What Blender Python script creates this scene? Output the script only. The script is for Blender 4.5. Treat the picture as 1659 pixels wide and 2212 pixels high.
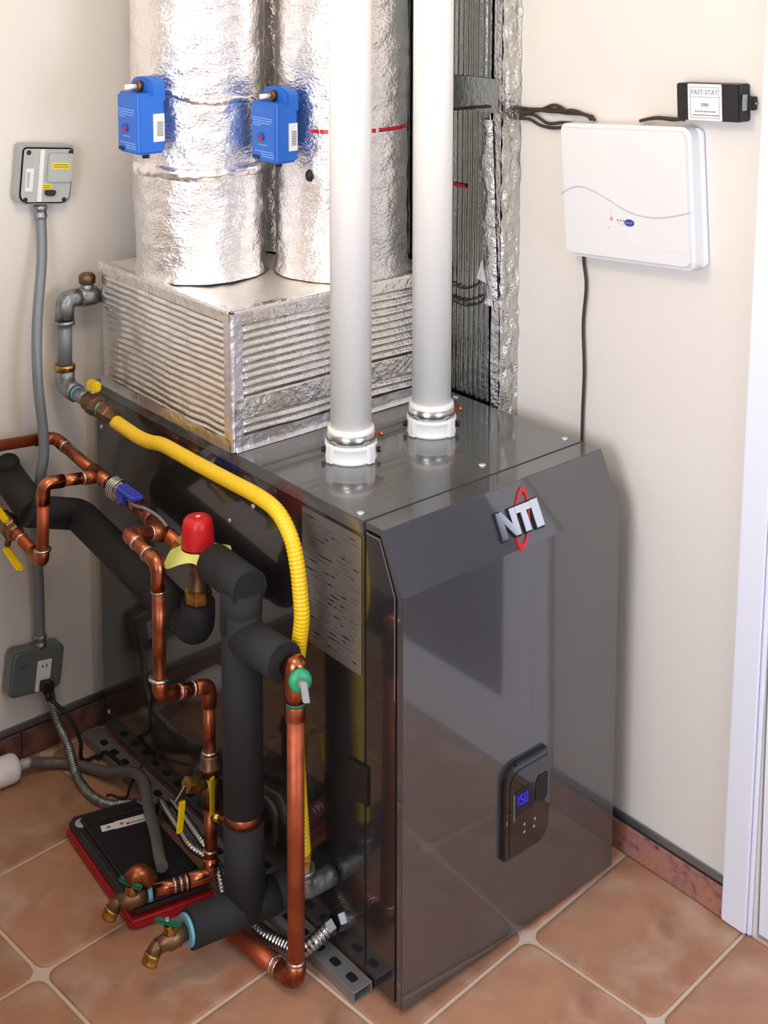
import bpy, bmesh, math, random
import numpy as np
from mathutils import Vector, Matrix, noise

for o in list(bpy.data.objects): bpy.data.objects.remove(o)
sc = bpy.context.scene
C = sc.collection
R = math.radians
rnd = random.Random(7)

# ------------------------------------------------------------------ camera
cd = bpy.data.cameras.new('camera'); cam = bpy.data.objects.new('camera', cd); C.objects.link(cam)
cd.sensor_fit = 'HORIZONTAL'; cd.sensor_width = 36.0
cd.lens = 2842.45 / 1659 * 36.0
cd.shift_x = (829.5 - 860.85) / 1659
cd.shift_y = (208.5 - 1106.0) / 1659
cd.clip_start = 0.02; cd.clip_end = 60
cam.matrix_world = Matrix.Translation((-1.4249, -1.6364, 1.9391)) @ \
    Matrix(((0.75712374, 0.07513269, -0.64893661), (-0.65326663, 0.09090948, -0.7516503), (0.00252098, 0.99302092, 0.1179114))).to_4x4()
sc.camera = cam

# ------------------------------------------------------------------ world, light, exposure
sc.view_settings.view_transform = 'Standard'; sc.view_settings.look = 'None'
sc.view_settings.gamma = 1.0; sc.view_settings.use_curve_mapping = False
sc.view_settings.exposure = 0.10
w = bpy.data.worlds.new('world'); sc.world = w; w.use_nodes = True
w.node_tree.nodes['Background'].inputs[0].default_value = (0.75, 0.85, 1.0, 1)
w.node_tree.nodes['Background'].inputs[1].default_value = 0.3
def area(name, loc, rot, sx, sy, power, col):
    l = bpy.data.lights.new(name, 'AREA'); l.shape = 'RECTANGLE'; l.size = sx; l.size_y = sy
    l.energy = power; l.color = col
    o = bpy.data.objects.new(name, l); C.objects.link(o); o.location = loc; o.rotation_euler = rot
    return o
# daylight through the window in the left wall, daylight through the window behind the camera
area('daylight_window_left', (-1.865, -0.75, 1.50), (0, R(-90), 0), 1.15, 1.1, 27, (0.75, 0.83, 1.0))
area('daylight_window_rear', (0.08, -2.53, 1.5), (R(90), 0, 0), 0.95, 1.3, 17, (0.74, 0.83, 1.0))

# ------------------------------------------------------------------ materials
MATS = {}
def lin(c): return tuple(((v / 255) / 12.92 if v / 255 <= .04045 else ((v / 255 + .055) / 1.055) ** 2.4) for v in c)
def mat(name, rgb, rough=.5, metal=0., coat=0., coat_rough=.05, bump=None, var=None, spec=.5, emit=None, stretch=None, alpha=None, trans=0., rnd_val=0., ior=None, coat_ior=None):
    m = bpy.data.materials.new(name); m.use_nodes = True; nt = m.node_tree; N = nt.nodes; L = nt.links
    b = N['Principled BSDF']; col = lin(rgb) + (1,)
    b.inputs['Base Color'].default_value = col; b.inputs['Roughness'].default_value = rough; b.inputs['Metallic'].default_value = metal
    b.inputs['Coat Weight'].default_value = coat; b.inputs['Coat Roughness'].default_value = coat_rough; b.inputs['Specular IOR Level'].default_value = spec
    b.inputs['Transmission Weight'].default_value = trans
    if coat_ior: b.inputs['Coat IOR'].default_value = coat_ior
    if ior: b.inputs['IOR'].default_value = ior
    if alpha is not None: b.inputs['Alpha'].default_value = alpha
    if emit: b.inputs['Emission Color'].default_value = lin(emit[0]) + (1,); b.inputs['Emission Strength'].default_value = emit[1]
    vec = None
    if bump or var:
        tc = N.new('ShaderNodeTexCoord'); mp = N.new('ShaderNodeMapping'); L.new(tc.outputs['Object'], mp.inputs['Vector'])
        if stretch: mp.inputs['Scale'].default_value = stretch
        vec = mp.outputs['Vector']
    last = None
    if var:   # ((rgb2, scale, lo, hi), ...)
        prev = None
        for (rgb2, s, lo, hi) in var:
            n = N.new('ShaderNodeTexNoise'); n.inputs['Scale'].default_value = s; n.inputs['Detail'].default_value = 4; L.new(vec, n.inputs['Vector'])
            rp = N.new('ShaderNodeMapRange'); rp.inputs[1].default_value = lo; rp.inputs[2].default_value = hi; L.new(n.outputs['Fac'], rp.inputs[0])
            mx = N.new('ShaderNodeMix'); mx.data_type = 'RGBA'; L.new(rp.outputs[0], mx.inputs[0])
            if prev is None: mx.inputs[6].default_value = col
            else: L.new(prev, mx.inputs[6])
            mx.inputs[7].default_value = lin(rgb2) + (1,); prev = mx.outputs[2]
        last = prev
    if rnd_val:
        oi = N.new('ShaderNodeObjectInfo'); mr = N.new('ShaderNodeMapRange'); L.new(oi.outputs['Random'], mr.inputs[0])
        mr.inputs[3].default_value = 1 - rnd_val; mr.inputs[4].default_value = 1 + rnd_val
        hs = N.new('ShaderNodeHueSaturation'); L.new(mr.outputs[0], hs.inputs['Value'])
        if last is None: hs.inputs['Color'].default_value = col
        else: L.new(last, hs.inputs['Color'])
        last = hs.outputs[0]
    if last is not None: L.new(last, b.inputs['Base Color'])
    if bump:
        prevn = None
        for (s, st, d) in bump:
            n = N.new('ShaderNodeTexNoise'); n.inputs['Scale'].default_value = s; n.inputs['Detail'].default_value = 3; L.new(vec, n.inputs['Vector'])
            bp = N.new('ShaderNodeBump'); bp.inputs['Strength'].default_value = st; bp.inputs['Distance'].default_value = d
            L.new(n.outputs['Fac'], bp.inputs['Height'])
            if prevn is not None: L.new(prevn, bp.inputs['Normal'])
            prevn = bp.outputs['Normal']
        L.new(prevn, b.inputs['Normal'])
    MATS[name] = m
    return m
mat('wall_paint', (226, 220, 211), .75, bump=[(260, .10, .001)])
mat('ceiling_paint', (240, 238, 232), .85)
mat('tile', (180, 134, 104), .42, var=[((158, 108, 80), 4.5, .36, .66), ((196, 166, 142), 7, .48, .78), ((134, 92, 72), 11, .56, .90)], bump=[(30, .25, .002), (160, .15, .001)], rnd_val=.10)
mat('grout', (206, 186, 164), .9, bump=[(300, .4, .001)])
mat('base_tile', (168, 118, 108), .5, var=[((120, 76, 70), 60, .48, .70), ((182, 120, 90), 9, .45, .65)], bump=[(150, .2, .001)])
mat('base_tile_brown', (122, 84, 72), .55, var=[((96, 62, 54), 30, .45, .65)])
mat('base_strip', (150, 150, 150), .35, .8)
mat('base_joint', (52, 46, 50), .7)
mat('white_trim', (235, 238, 248), .38)
mat('glass_pane', (64, 72, 94), .06, spec=.6)
mat('dark_paint', (64, 62, 63), .30, coat=1., coat_rough=.055, spec=.6, coat_ior=1.8)
mat('side_paint', (40, 37, 36), .16, coat=1., coat_rough=.03, spec=.55)
mat('lid_paint', (74, 75, 74), .20, coat=1., coat_rough=.06, spec=.6, bump=[(14, .02, .004)])
mat('edge_metal', (150, 150, 158), .3, .7)
mat('black_gloss', (14, 13, 14), .08, coat=1., coat_rough=.02)
mat('black_matt', (22, 21, 22), .5)
mat('display_glass', (30, 32, 40), .12)
mat('digit_blue', (30, 30, 255), .5, emit=((24, 30, 255), 2.2))
mat('chrome', (225, 230, 236), .14, 1.)
mat('emblem_red', (196, 20, 26), .3, coat=.6)
mat('steel', (190, 190, 188), .24, 1., bump=[(300, .05, .0005)])
mat('galv', (158, 164, 164), .38, .85, var=[((120, 126, 128), 70, .45, .65)])
mat('screw', (225, 225, 220), .3, .8)
mat('foil', (246, 242, 238), .24, 1., bump=[(42, .5, .006), (130, .5, .003)])
mat('foil_wrap', (248, 244, 242), .27, 1., bump=[(34, .35, .007), (120, .65, .004), (320, .35, .0015)], stretch=(1, 1, 1.6))
mat('foil_rib', (244, 240, 236), .25, 1., bump=[(45, .4, .004), (160, .45, .002)])
mat('foil_shaded', (150, 152, 146), .2, 1., bump=[(90, .4, .003), (300, .3, .0015)])  # silver foil with a greyed colour that carries the shade on the duct side
mat('foil_crinkle', (206, 204, 200), .18, 1., bump=[(60, .9, .006), (180, .8, .003)])
mat('foil_soft', (248, 246, 242), .5, 1., bump=[(42, .4, .005), (130, .4, .002)])
mat('foil_tape', (248, 244, 246), .32, 1., bump=[(60, .5, .004)])
mat('foil_print_red', (196, 40, 52), .4, .2)
mat('pvc', (241, 237, 229), .32, bump=[(6, .02, .01)])
mat('pvc_collar', (238, 234, 230), .35)
mat('copper', (180, 100, 64), .38, .9, var=[((128, 62, 44), 24, .42, .66), ((196, 116, 84), 60, .58, .75)])
mat('copper_bright', (196, 118, 84), .26, 1., var=[((150, 82, 56), 30, .45, .65)])
mat('copper_old', (184, 94, 58), .48, .7, var=[((158, 76, 46), 14, .4, .6)])
mat('solder', (205, 196, 186), .3, 1.)
mat('brass', (208, 164, 88), .30, 1., var=[((128, 92, 50), 50, .45, .7)])
mat('bronze', (134, 104, 76), .42, .9, var=[((100, 74, 52), 40, .45, .7)])
mat('foam', (31, 30, 32), .8, bump=[(240, .35, .002), (40, .2, .003)])
mat('foam_end', (26, 25, 26), .9)
mat('yellow_jacket', (240, 196, 16), .38, coat=.3)
mat('yellow_handle', (238, 200, 12), .4)
mat('red_cap', (206, 26, 34), .36, bump=[(200, .05, .001)])
mat('yellow_tag', (222, 226, 122), .6)
mat('blue_handle', (62, 72, 190), .38)
mat('green_handle', (24, 104, 76), .45)
mat('green_bright', (36, 150, 100), .4)
mat('teal_tape', (120, 178, 196), .5)
mat('act_blue', (36, 104, 200), .42)
mat('act_print', (128, 176, 236), .5)
mat('white_label', (232, 230, 228), .5)
mat('grey_print', (120, 120, 124), .6)
mat('dark_print', (76, 70, 66), .6)
mat('red_print', (200, 30, 40), .5)
mat('grey_plastic', (164, 166, 164), .35, coat=.3)
mat('grey_plastic_light', (178, 182, 178), .35, coat=.3)
mat('grey_box', (98, 106, 106), .36, coat=.4, coat_rough=.15)
mat('conduit', (126, 132, 136), .4, .25)
mat('yellow_label', (236, 214, 40), .5)
mat('panel_white', (228, 227, 226), .3)
mat('panel_groove', (196, 196, 200), .4)
mat('led_red', (255, 110, 120), .4, emit=((255, 90, 100), .8))
mat('logo_blue', (66, 62, 150), .4)
mat('wire_brown', (58, 42, 34), .6)
mat('wire_black', (26, 24, 24), .55)
mat('tube_grey', (120, 116, 112), .25, coat=.4, trans=.35, ior=1.15)
mat('red_plastic', (176, 18, 30), .4)
mat('case_black', (24, 23, 25), .45)
mat('case_black_soft', (40, 39, 42), .5)
mat('rating_label', (100, 92, 86), .25, coat=.8, coat_rough=.08)
mat('warm_lamp', (255, 236, 205), .5, emit=((255, 226, 180), 4.0))
mat('sky_glass', (235, 242, 255), .5, emit=((220, 232, 255), 2.0))
mat('strut', (150, 148, 146), .4, .6)

# ------------------------------------------------------------------ geometry helpers
class G:
    def __init__(s): s.v = []; s.f = []; s.sm = []
    def add(s, v, f, smooth=False):
        k = len(s.v); s.v += [tuple(map(float, p)) for p in v]; s.f += [tuple(i + k for i in q) for q in f]; s.sm += [smooth] * len(f); return s
    def box(s, a, b):
        x0, y0, z0 = [min(p, q) for p, q in zip(a, b)]; x1, y1, z1 = [max(p, q) for p, q in zip(a, b)]
        return s.add([(x0, y0, z0), (x1, y0, z0), (x1, y1, z0), (x0, y1, z0), (x0, y0, z1), (x1, y0, z1), (x1, y1, z1), (x0, y1, z1)],
                     [(0, 3, 2, 1), (4, 5, 6, 7), (0, 1, 5, 4), (1, 2, 6, 5), (2, 3, 7, 6), (3, 0, 4, 7)])
    def obox(s, c, ex, ey, ez):      # centre and three half-axis vectors
        c, ex, ey, ez = map(Vector, (c, ex, ey, ez))
        v = [c + ex * a + ey * b + ez * d for d in (-1, 1) for b in (-1, 1) for a in (-1, 1)]
        return s.add(v, [(0, 2, 3, 1), (4, 5, 7, 6), (0, 1, 5, 4), (2, 6, 7, 3), (0, 4, 6, 2), (1, 3, 7, 5)])
    def prism(s, poly, fr, d0, d1, smooth=False):   # poly (u,v); fr=(origin,U,V,N)
        o, U, V, N_ = [Vector(q) for q in fr]; n = len(poly)
        v = [o + U * a + V * b + N_ * d0 for a, b in poly] + [o + U * a + V * b + N_ * d1 for a, b in poly]
        f = [tuple(range(n - 1, -1, -1)), tuple(range(n, 2 * n))]
        s.add(v, f)
        k = len(s.v) - 2 * n
        fs = [(k + i, k + (i + 1) % n, k + n + (i + 1) % n, k + n + i) for i in range(n)]
        s.f += fs; s.sm += [smooth] * n
        return s
    def lathe(s, p, axis, prof, n=28, closed=True, smooth=True):   # prof [(t, r)...]
        p = Vector(p); a = Vector(axis).normalized(); u = a.orthogonal().normalized(); w_ = a.cross(u)
        v = []
        for t, r in prof:
            for i in range(n):
                q = 2 * math.pi * i / n; v.append(p + a * t + (u * math.cos(q) + w_ * math.sin(q)) * r)
        f = [(j * n + i, j * n + (i + 1) % n, (j + 1) * n + (i + 1) % n, (j + 1) * n + i) for j in range(len(prof) - 1) for i in range(n)]
        s.add(v, f, smooth)
        if closed:
            k = len(s.v) - len(v)
            s.f += [tuple(k + i for i in range(n - 1, -1, -1)), tuple(k + (len(prof) - 1) * n + i for i in range(n))]; s.sm += [False, False]
        return s
    def cyl(s, p0, p1, r0, r1=None, n=24):
        p0, p1 = Vector(p0), Vector(p1); L = (p1 - p0).length
        return s.lathe(p0, p1 - p0, [(0, r0), (L, r0 if r1 is None else r1)], n)
    def tube(s, pts, r, fillet=.03, n=16, step=None, rfn=None, cap=True):
        P = path(pts, fillet, step); m = len(P)
        T = [(P[min(i + 1, m - 1)] - P[max(i - 1, 0)]).normalized() for i in range(m)]
        u = T[0].orthogonal().normalized(); v = []; d = 0
        for i in range(m):
            if i: d += (P[i] - P[i - 1]).length; ax = T[i - 1].cross(T[i])
            if i and ax.length > 1e-7: u = Matrix.Rotation(T[i - 1].angle(T[i]), 3, ax.normalized()) @ u
            u = (u - T[i] * u.dot(T[i])).normalized(); w_ = T[i].cross(u); rr = r if rfn is None else rfn(d) * r
            for k in range(n):
                q = 2 * math.pi * k / n; v.append(P[i] + (u * math.cos(q) + w_ * math.sin(q)) * rr)
        f = [(j * n + i, j * n + (i + 1) % n, (j + 1) * n + (i + 1) % n, (j + 1) * n + i) for j in range(m - 1) for i in range(n)]
        s.add(v, f, True)
        if cap:
            k = len(s.v) - len(v); s.f += [tuple(k + i for i in range(n - 1, -1, -1)), tuple(k + (m - 1) * n + i for i in range(n))]; s.sm += [False, False]
        return s
    def patch(s, fn, nu, nv, wrap=False, smooth=True):
        v = [fn(i / (nu - (0 if wrap else 1)), j / (nv - 1)) for j in range(nv) for i in range(nu)]
        f = []
        for j in range(nv - 1):
            for i in range(nu if wrap else nu - 1):
                i2 = (i + 1) % nu; f.append((j * nu + i, j * nu + i2, (j + 1) * nu + i2, (j + 1) * nu + i))
        return s.add(v, f, smooth)
    def ball(s, c, rx, ry=None, rz=None, n=16):
        ry = ry or rx; rz = rz or rx; c = Vector(c)
        return s.patch(lambda a, b: c + Vector((rx * math.cos(2 * math.pi * a) * math.sin(math.pi * b), ry * math.sin(2 * math.pi * a) * math.sin(math.pi * b), -rz * math.cos(math.pi * b))), n, n // 2 + 1, True)
def path(pts, fillet=.03, step=None):
    P = [Vector(p) for p in pts]; out = [P[0]]
    for i in range(1, len(P) - 1):
        a, b, c = P[i - 1], P[i], P[i + 1]; d0 = (a - b); d1 = (c - b); l0, l1 = d0.length, d1.length
        k = min(fillet, l0 * .49, l1 * .49)
        if k < 1e-5: out.append(b); continue
        p0 = b + d0 / l0 * k; p1 = b + d1 / l1 * k
        for t in np.linspace(0, 1, 7): t = float(t); out.append(p0 * (1 - t) ** 2 + b * 2 * t * (1 - t) + p1 * t * t)
    out.append(P[-1])
    q = [out[0]]
    for p in out[1:]:
        if (p - q[-1]).length > 1e-5: q.append(p)
    if step:
        L = [0]
        for i in range(1, len(q)): L.append(L[-1] + (q[i] - q[i - 1]).length)
        n = max(2, int(L[-1] / step)); r = []
        xs = np.interp(np.linspace(0, L[-1], n), L, [p.x for p in q]); ys = np.interp(np.linspace(0, L[-1], n), L, [p.y for p in q]); zs = np.interp(np.linspace(0, L[-1], n), L, [p.z for p in q])
        q = [Vector((float(a), float(b), float(c))) for a, b, c in zip(xs, ys, zs)]
    return q
def spline(pts, k=10):     # smooth curve through points
    P = [Vector(p) for p in pts]; out = []
    for i in range(len(P) - 1):
        p0 = P[max(i - 1, 0)]; p1 = P[i]; p2 = P[i + 1]; p3 = P[min(i + 2, len(P) - 1)]
        for t in np.linspace(0, 1, k, endpoint=False):
            t = float(t); out.append(.5 * ((2 * p1) + (p2 - p0) * t + (2 * p0 - 5 * p1 + 4 * p2 - p3) * t * t + (3 * p1 - p0 - 3 * p2 + p3) * t ** 3))
    out.append(P[-1]); return out
def rrect(u0, u1, v0, v1, rs, k=6):    # rounded rectangle, radii tl,tr,br,bl
    tl, tr, br, bl = rs; o = []
    for (cx, cy, r, a0) in ((u1 - tr, v1 - tr, tr, 0), (u0 + tl, v1 - tl, tl, 90), (u0 + bl, v0 + bl, bl, 180), (u1 - br, v0 + br, br, 270)):
        for i in range(k + 1): q = R(a0 + 90 * i / k); o.append((cx + r * math.cos(q), cy + r * math.sin(q)))
    return o
BASE = {}
def finish(o, label=None, cat=None, group=None, kind=None):
    if label: o['label'] = label
    if cat: o['category'] = cat
    if group: o['group'] = group
    if kind: o['kind'] = kind
    return o
def thing(name, loc, label, cat, group=None):
    o = bpy.data.objects.new(name, None); C.objects.link(o); o.location = loc; o.empty_display_size = .05; BASE[o.name] = Vector(loc)
    return finish(o, label, cat, group)
def obj(name, g, m, parent=None, bevel=0, seg=2, label=None, org=None):
    base = BASE[parent.name] if parent is not None else Vector(org or (0, 0, 0))
    me = bpy.data.meshes.new(name); me.from_pydata([tuple(Vector(p) - base) for p in g.v], [], g.f)
    for p, sm in zip(me.polygons, g.sm): p.use_smooth = sm
    me.materials.append(MATS[m])
    bm = bmesh.new(); bm.from_mesh(me)
    if bevel:
        ed = [e for e in bm.edges if len(e.link_faces) == 2 and e.calc_face_angle(0) > R(28)]
        bmesh.ops.bevel(bm, geom=ed, offset=bevel, segments=seg, affect='EDGES', clamp_overlap=True)
    bmesh.ops.recalc_face_normals(bm, faces=bm.faces); bm.to_mesh(me); bm.free(); me.update()
    o = bpy.data.objects.new(name, me); C.objects.link(o)
    if parent is not None: o.parent = parent
    else: o.location = base
    BASE[o.name] = base
    if label: o['label'] = label
    if name in ('fine_print', 'lettering', 'barcode', 'slots', 'vent_slots'): o['kind'] = 'stuff'
    return o
def text_geo(s, size, fr, depth=.0006, align='CENTER', bold=0.):
    cu = bpy.data.curves.new('t', 'FONT'); cu.body = s; cu.size = size; cu.align_x = align; cu.align_y = 'CENTER'; cu.extrude = depth; cu.offset = bold; cu.resolution_u = 3
    to = bpy.data.objects.new('t', cu); C.objects.link(to)
    dg = bpy.context.evaluated_depsgraph_get(); me = bpy.data.meshes.new_from_object(to.evaluated_get(dg))
    o, U, V, N_ = [Vector(q) for q in fr]; g = G()
    g.add([o + U * v.co.x + V * v.co.y + N_ * v.co.z for v in me.vertices], [tuple(p.vertices) for p in me.polygons])
    bpy.data.objects.remove(to); bpy.data.curves.remove(cu); bpy.data.meshes.remove(me)
    return g
def nz(x, y, z, s=1.): return noise.noise(Vector((x * s, y * s, z * s)))

# ================================================================== the setting
XW, YB, XL, YF, ZC = .655, 1.17, -1.90, -2.60, 2.48
FZ = -.004
fl = obj('floor', G().box((XL - .1, YF - .1, -.06), (XW + .1, YB + .1, FZ)), 'grout'); finish(fl, kind='structure')
obj_wall = lambda n, a, b: finish(obj(n, G().box(a, b), 'wall_paint'), kind='structure')
obj_wall('wall_back', (XL - .1, YB, -.06), (XW + .1, YB + .1, ZC))
# right wall with the door opening
gr = G().box((XW, -.305, -.06), (XW + .1, YB, ZC)).box((XW, YF, -.06), (XW + .1, -1.16, ZC)).box((XW, -1.16, 2.06), (XW + .1, -.305, ZC))
finish(obj('wall_right', gr, 'wall_paint'), kind='structure')
# left wall and rear wall with window openings
def wall_with_hole(name, fr, u0, u1, z1, hu0, hu1, hz0, hz1, th):
    g = G()
    for (a, b, c, d) in ((u0, hu0, -.06, z1), (hu1, u1, -.06, z1), (hu0, hu1, -.06, hz0), (hu0, hu1, hz1, z1)):
        g.prism([(a, c), (b, c), (b, d), (a, d)], fr, 0, th)
    return finish(obj(name, g, 'wall_paint'), kind='structure')
wall_with_hole('wall_left', ((XL, 0, 0), (0, 1, 0), (0, 0, 1), (-1, 0, 0)), YF, YB, ZC, -1.30, -.20, .92, 2.08, .1)
wall_with_hole('wall_front', ((0, YF, 0), (1, 0, 0), (0, 0, 1), (0, -1, 0)), XL, XW, ZC, -.42, .58, .85, 2.15, .1)
finish(obj('ceiling', G().box((XL - .1, YF - .1, ZC), (XW + .1, YB + .1, ZC + .08)), 'ceiling_paint'), kind='structure')
obj_wall('added_shade_wall', (-.86, .05, FZ + .0005), (-.74, YB - .0005, 1.25))  # unseen low wall, added to shade the lower left of the piping
def window(name, fr, u0, u1, z0, z1):
    wn = thing(name, Vector(fr[0]) + Vector(fr[1]) * (u0 + u1) / 2 + Vector((0, 0, z0)), 'white framed window', 'window')
    for k in ('label', 'category'): del wn[k]
    wn['kind'] = 'structure'
    g = G()
    for (a, b, c, d) in ((u0, u0 + .05, z0, z1), (u1 - .05, u1, z0, z1), (u0 + .05, u1 - .05, z0, z0 + .05), (u0 + .05, u1 - .05, z1 - .05, z1), ((u0 + u1) / 2 - .02, (u0 + u1) / 2 + .02, z0 + .05, z1 - .05)):
        g.prism([(a, c), (b, c), (b, d), (a, d)], fr, .045, .095)
    obj('window_frame', g, 'white_trim', wn)
    for a, b in ((u0 + .05, (u0 + u1) / 2 - .02), ((u0 + u1) / 2 + .02, u1 - .05)):
        obj('pane', G().prism([(a, z0 + .05), (b, z0 + .05), (b, z1 - .05), (a, z1 - .05)], fr, .066, .072), 'sky_glass', wn)
window('window_1', ((XL, 0, 0), (0, 1, 0), (0, 0, 1), (-1, 0, 0)), -1.30, -.20, .92, 2.08)
window('window_2', ((0, YF, 0), (1, 0, 0), (0, 0, 1), (0, -1, 0)), -.42, .58, .85, 2.15)
lamp = thing('ceiling_lamp', (-.45, .05, ZC - .001), 'round warm ceiling lamp overhead', 'lamp')
obj('lamp_base', G().lathe((-.45, .05, ZC - .001), (0, 0, -1), [(0, .09), (.02, .09), (.022, .07)]), 'white_trim', lamp)
obj('lamp_shade', G().lathe((-.45, .05, ZC - .023), (0, 0, -1), [(0, .06), (.02, .10), (.05, .12), (.09, .11), (.12, .075), (.135, .02)]), 'warm_lamp', lamp)

ll = bpy.data.lights.new('ceiling_lamp_light', 'POINT'); ll.energy = 14; ll.color = (1.0, 0.80, 0.54); ll.shadow_soft_size = .12
lo = bpy.data.objects.new('ceiling_lamp_light', ll); C.objects.link(lo); lo.location = (-0.45, 0.05, 2.16)

# ---- floor tiles with rounded corners, each its own piece
th = .08; U = Vector((math.cos(th), math.sin(th))); V = Vector((-math.sin(th), math.cos(th))); PU, PV = .36, .297
T0 = Vector((.318, -.0115))
def clip(poly, x0, x1, y0, y1):
    for ax, lim, sg in ((0, x0, 1), (0, x1, -1), (1, y0, 1), (1, y1, -1)):
        out = []
        for i in range(len(poly)):
            a, b = poly[i - 1], poly[i]; da, db = (a[ax] - lim) * sg, (b[ax] - lim) * sg
            if (da >= 0) != (db >= 0): t = da / (da - db); out.append((a[0] + (b[0] - a[0]) * t, a[1] + (b[1] - a[1]) * t))
            if db >= 0: out.append(b)
        poly = out
        if not poly: break
    return poly
def tile_geo(poly, org):
    n = len(poly); cx = sum(p[0] for p in poly) / n; cy = sum(p[1] for p in poly) / n
    def ring(ins, z):
        o = []
        for x, y in poly:
            d = math.hypot(x - cx, y - cy) or 1; k = max(0, 1 - ins / d); o.append((cx + (x - cx) * k, cy + (y - cy) * k, z))
        return o
    g = G(); v = ring(0, FZ - .0005) + ring(0, -.0025) + ring(.004, -.0006) + ring(.012, 0)
    f = [(j * n + i, j * n + (i + 1) % n, (j + 1) * n + (i + 1) % n, (j + 1) * n + i) for j in range(3) for i in range(n)]
    g.add(v, f, True); g.f.append(tuple(3 * n + i for i in range(n))); g.sm.append(True)
    return g
base_tile_poly = rrect(.004, PU - .004, .004, PV - .004, (.026, .026, .026, .026), 4)
full_mesh = None
for i in range(-8, 4):
    for j in range(-11, 7):
        o2 = T0 + U * PU * i + V * PV * j
        poly = [tuple(o2 + U * a + V * b) for a, b in base_tile_poly]
        cp = clip(poly, XL + .001, XW - .001, YF + .001, YB - .001)
        if len(cp) < 3: continue
        cx = sum(p[0] for p in cp) / len(cp); cy = sum(p[1] for p in cp) / len(cp)
        ar = abs(sum(cp[k - 1][0] * cp[k][1] - cp[k][0] * cp[k - 1][1] for k in range(len(cp)))) / 2
        if ar < .0012: continue
        if len(cp) == len(poly) and all(abs(a[0] - b[0]) + abs(a[1] - b[1]) < 1e-6 for a, b in zip(sorted(cp), sorted(poly))):
            if full_mesh is None:
                lp = [(a - PU / 2, b - PV / 2) for a, b in base_tile_poly]
                t = obj('floor_tile', tile_geo(lp, None), 'tile'); full_mesh = t.data
            else:
                t = bpy.data.objects.new('floor_tile', full_mesh); C.objects.link(t)
            cc = o2 + U * PU / 2 + V * PV / 2; t.location = (cc.x, cc.y, 0); t.rotation_euler = (0, 0, th)
        else:
            lp = [(a - cx, b - cy) for a, b in cp]
            t = obj('floor_tile', tile_geo(lp, None), 'tile'); t.location = (cx, cy, 0)
        t.parent = fl

# ---- baseboards: strips of tile under a metal trim
def baseboard(name, fr, u0, u1, cuts, m, h=.082):
    b = thing(name, fr[0], 'x', 'x')
    for k in ('label', 'category'): del b[k]
    b['kind'] = 'structure'
    e = [u0] + cuts + [u1]
    for a, c in zip(e[:-1], e[1:]):
        obj('base_tile', G().prism([(a + .001, .002), (c - .001, .002), (c - .001, h - .014), (a + .001, h - .014)], fr, .0005, .010), m, b, bevel=.0012, seg=1)
    obj('joint_strip', G().prism([(u0, h - .0135), (u1, h - .0135), (u1, h - .0105), (u0, h - .0105)], fr, .0005, .009), 'base_joint', b)
    obj('metal_strip', G().prism([(u0, h - .010), (u1, h - .010), (u1, h + .006), (u0, h + .006)], fr, .0005, .008), 'base_strip', b, bevel=.002)
baseboard('baseboard_right', ((XW, 0, 0), (0, 1, 0), (0, 0, 1), (-1, 0, 0)), -.233, 1.158, [.12, .44, .76], 'base_tile')
baseboard('baseboard_back', ((0, YB, 0), (1, 0, 0), (0, 0, 1), (0, -1, 0)), XL + .001, XW - .012, [-1.5, -1.17, -.84, -.51, -.188, .13, .45], 'base_tile_brown')

# ---- white casing and glazed white door in the right wall
tr = thing('trim_1', (XW, -.27, 0), 'x', 'x'); del tr['label'], tr['category']; tr['kind'] = 'structure'
fr = ((XW, 0, 0), (0, 1, 0), (0, 0, 1), (-1, 0, 0))
obj('casing_board', G().prism([(-.232, .001), (-.268, 2.10), (-.324, 2.10), (-.289, .001)], fr, .0005, .014), 'white_trim', tr, bevel=.003)
obj('casing_bead', G().prism([(-.2895, .001), (-.3245, 2.06), (-.333, 2.06), (-.298, .001)], fr, .0005, .010), 'white_trim', tr, bevel=.003)
obj('casing_head', G().prism([(-.268, 2.101), (-.268, 2.165), (-1.22, 2.165), (-1.22, 2.101)], fr, .0005, .014), 'white_trim', tr, bevel=.003)
obj('casing_board', G().prism([(-1.163, .001), (-1.163, 2.10), (-1.22, 2.10), (-1.22, .001)], fr, .0005, .014), 'white_trim', tr, bevel=.003)
dr = thing('door_1', (XW, -.73, 0), 'x', 'x'); del dr['label'], dr['category']; dr['kind'] = 'structure'
g = G()
for a, b, c, d in ((-.40, -.309, .008, 2.05), (-1.155, -1.06, .008, 2.05), (-1.06, -.40, .008, .16), (-1.06, -.40, 1.93, 2.05)):
    g.prism([(a, c), (b, c), (b, d), (a, d)], fr, -.044, -.004)
obj('door_frame', g, 'white_trim', dr)
obj('pane', G().prism([(-1.06, .16), (-.40, .16), (-.40, 1.93), (-1.06, 1.93)], fr, -.030, -.022), 'glass_pane', dr)
hd = obj('door_handle', G().cyl((XW - .004 + .008, -1.11, 1.0), (XW - .05, -1.11, 1.0), .009).tube([(XW - .05, -1.115, 1.0), (XW - .05, -1.0, 1.0)], .008), 'steel', dr)

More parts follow.
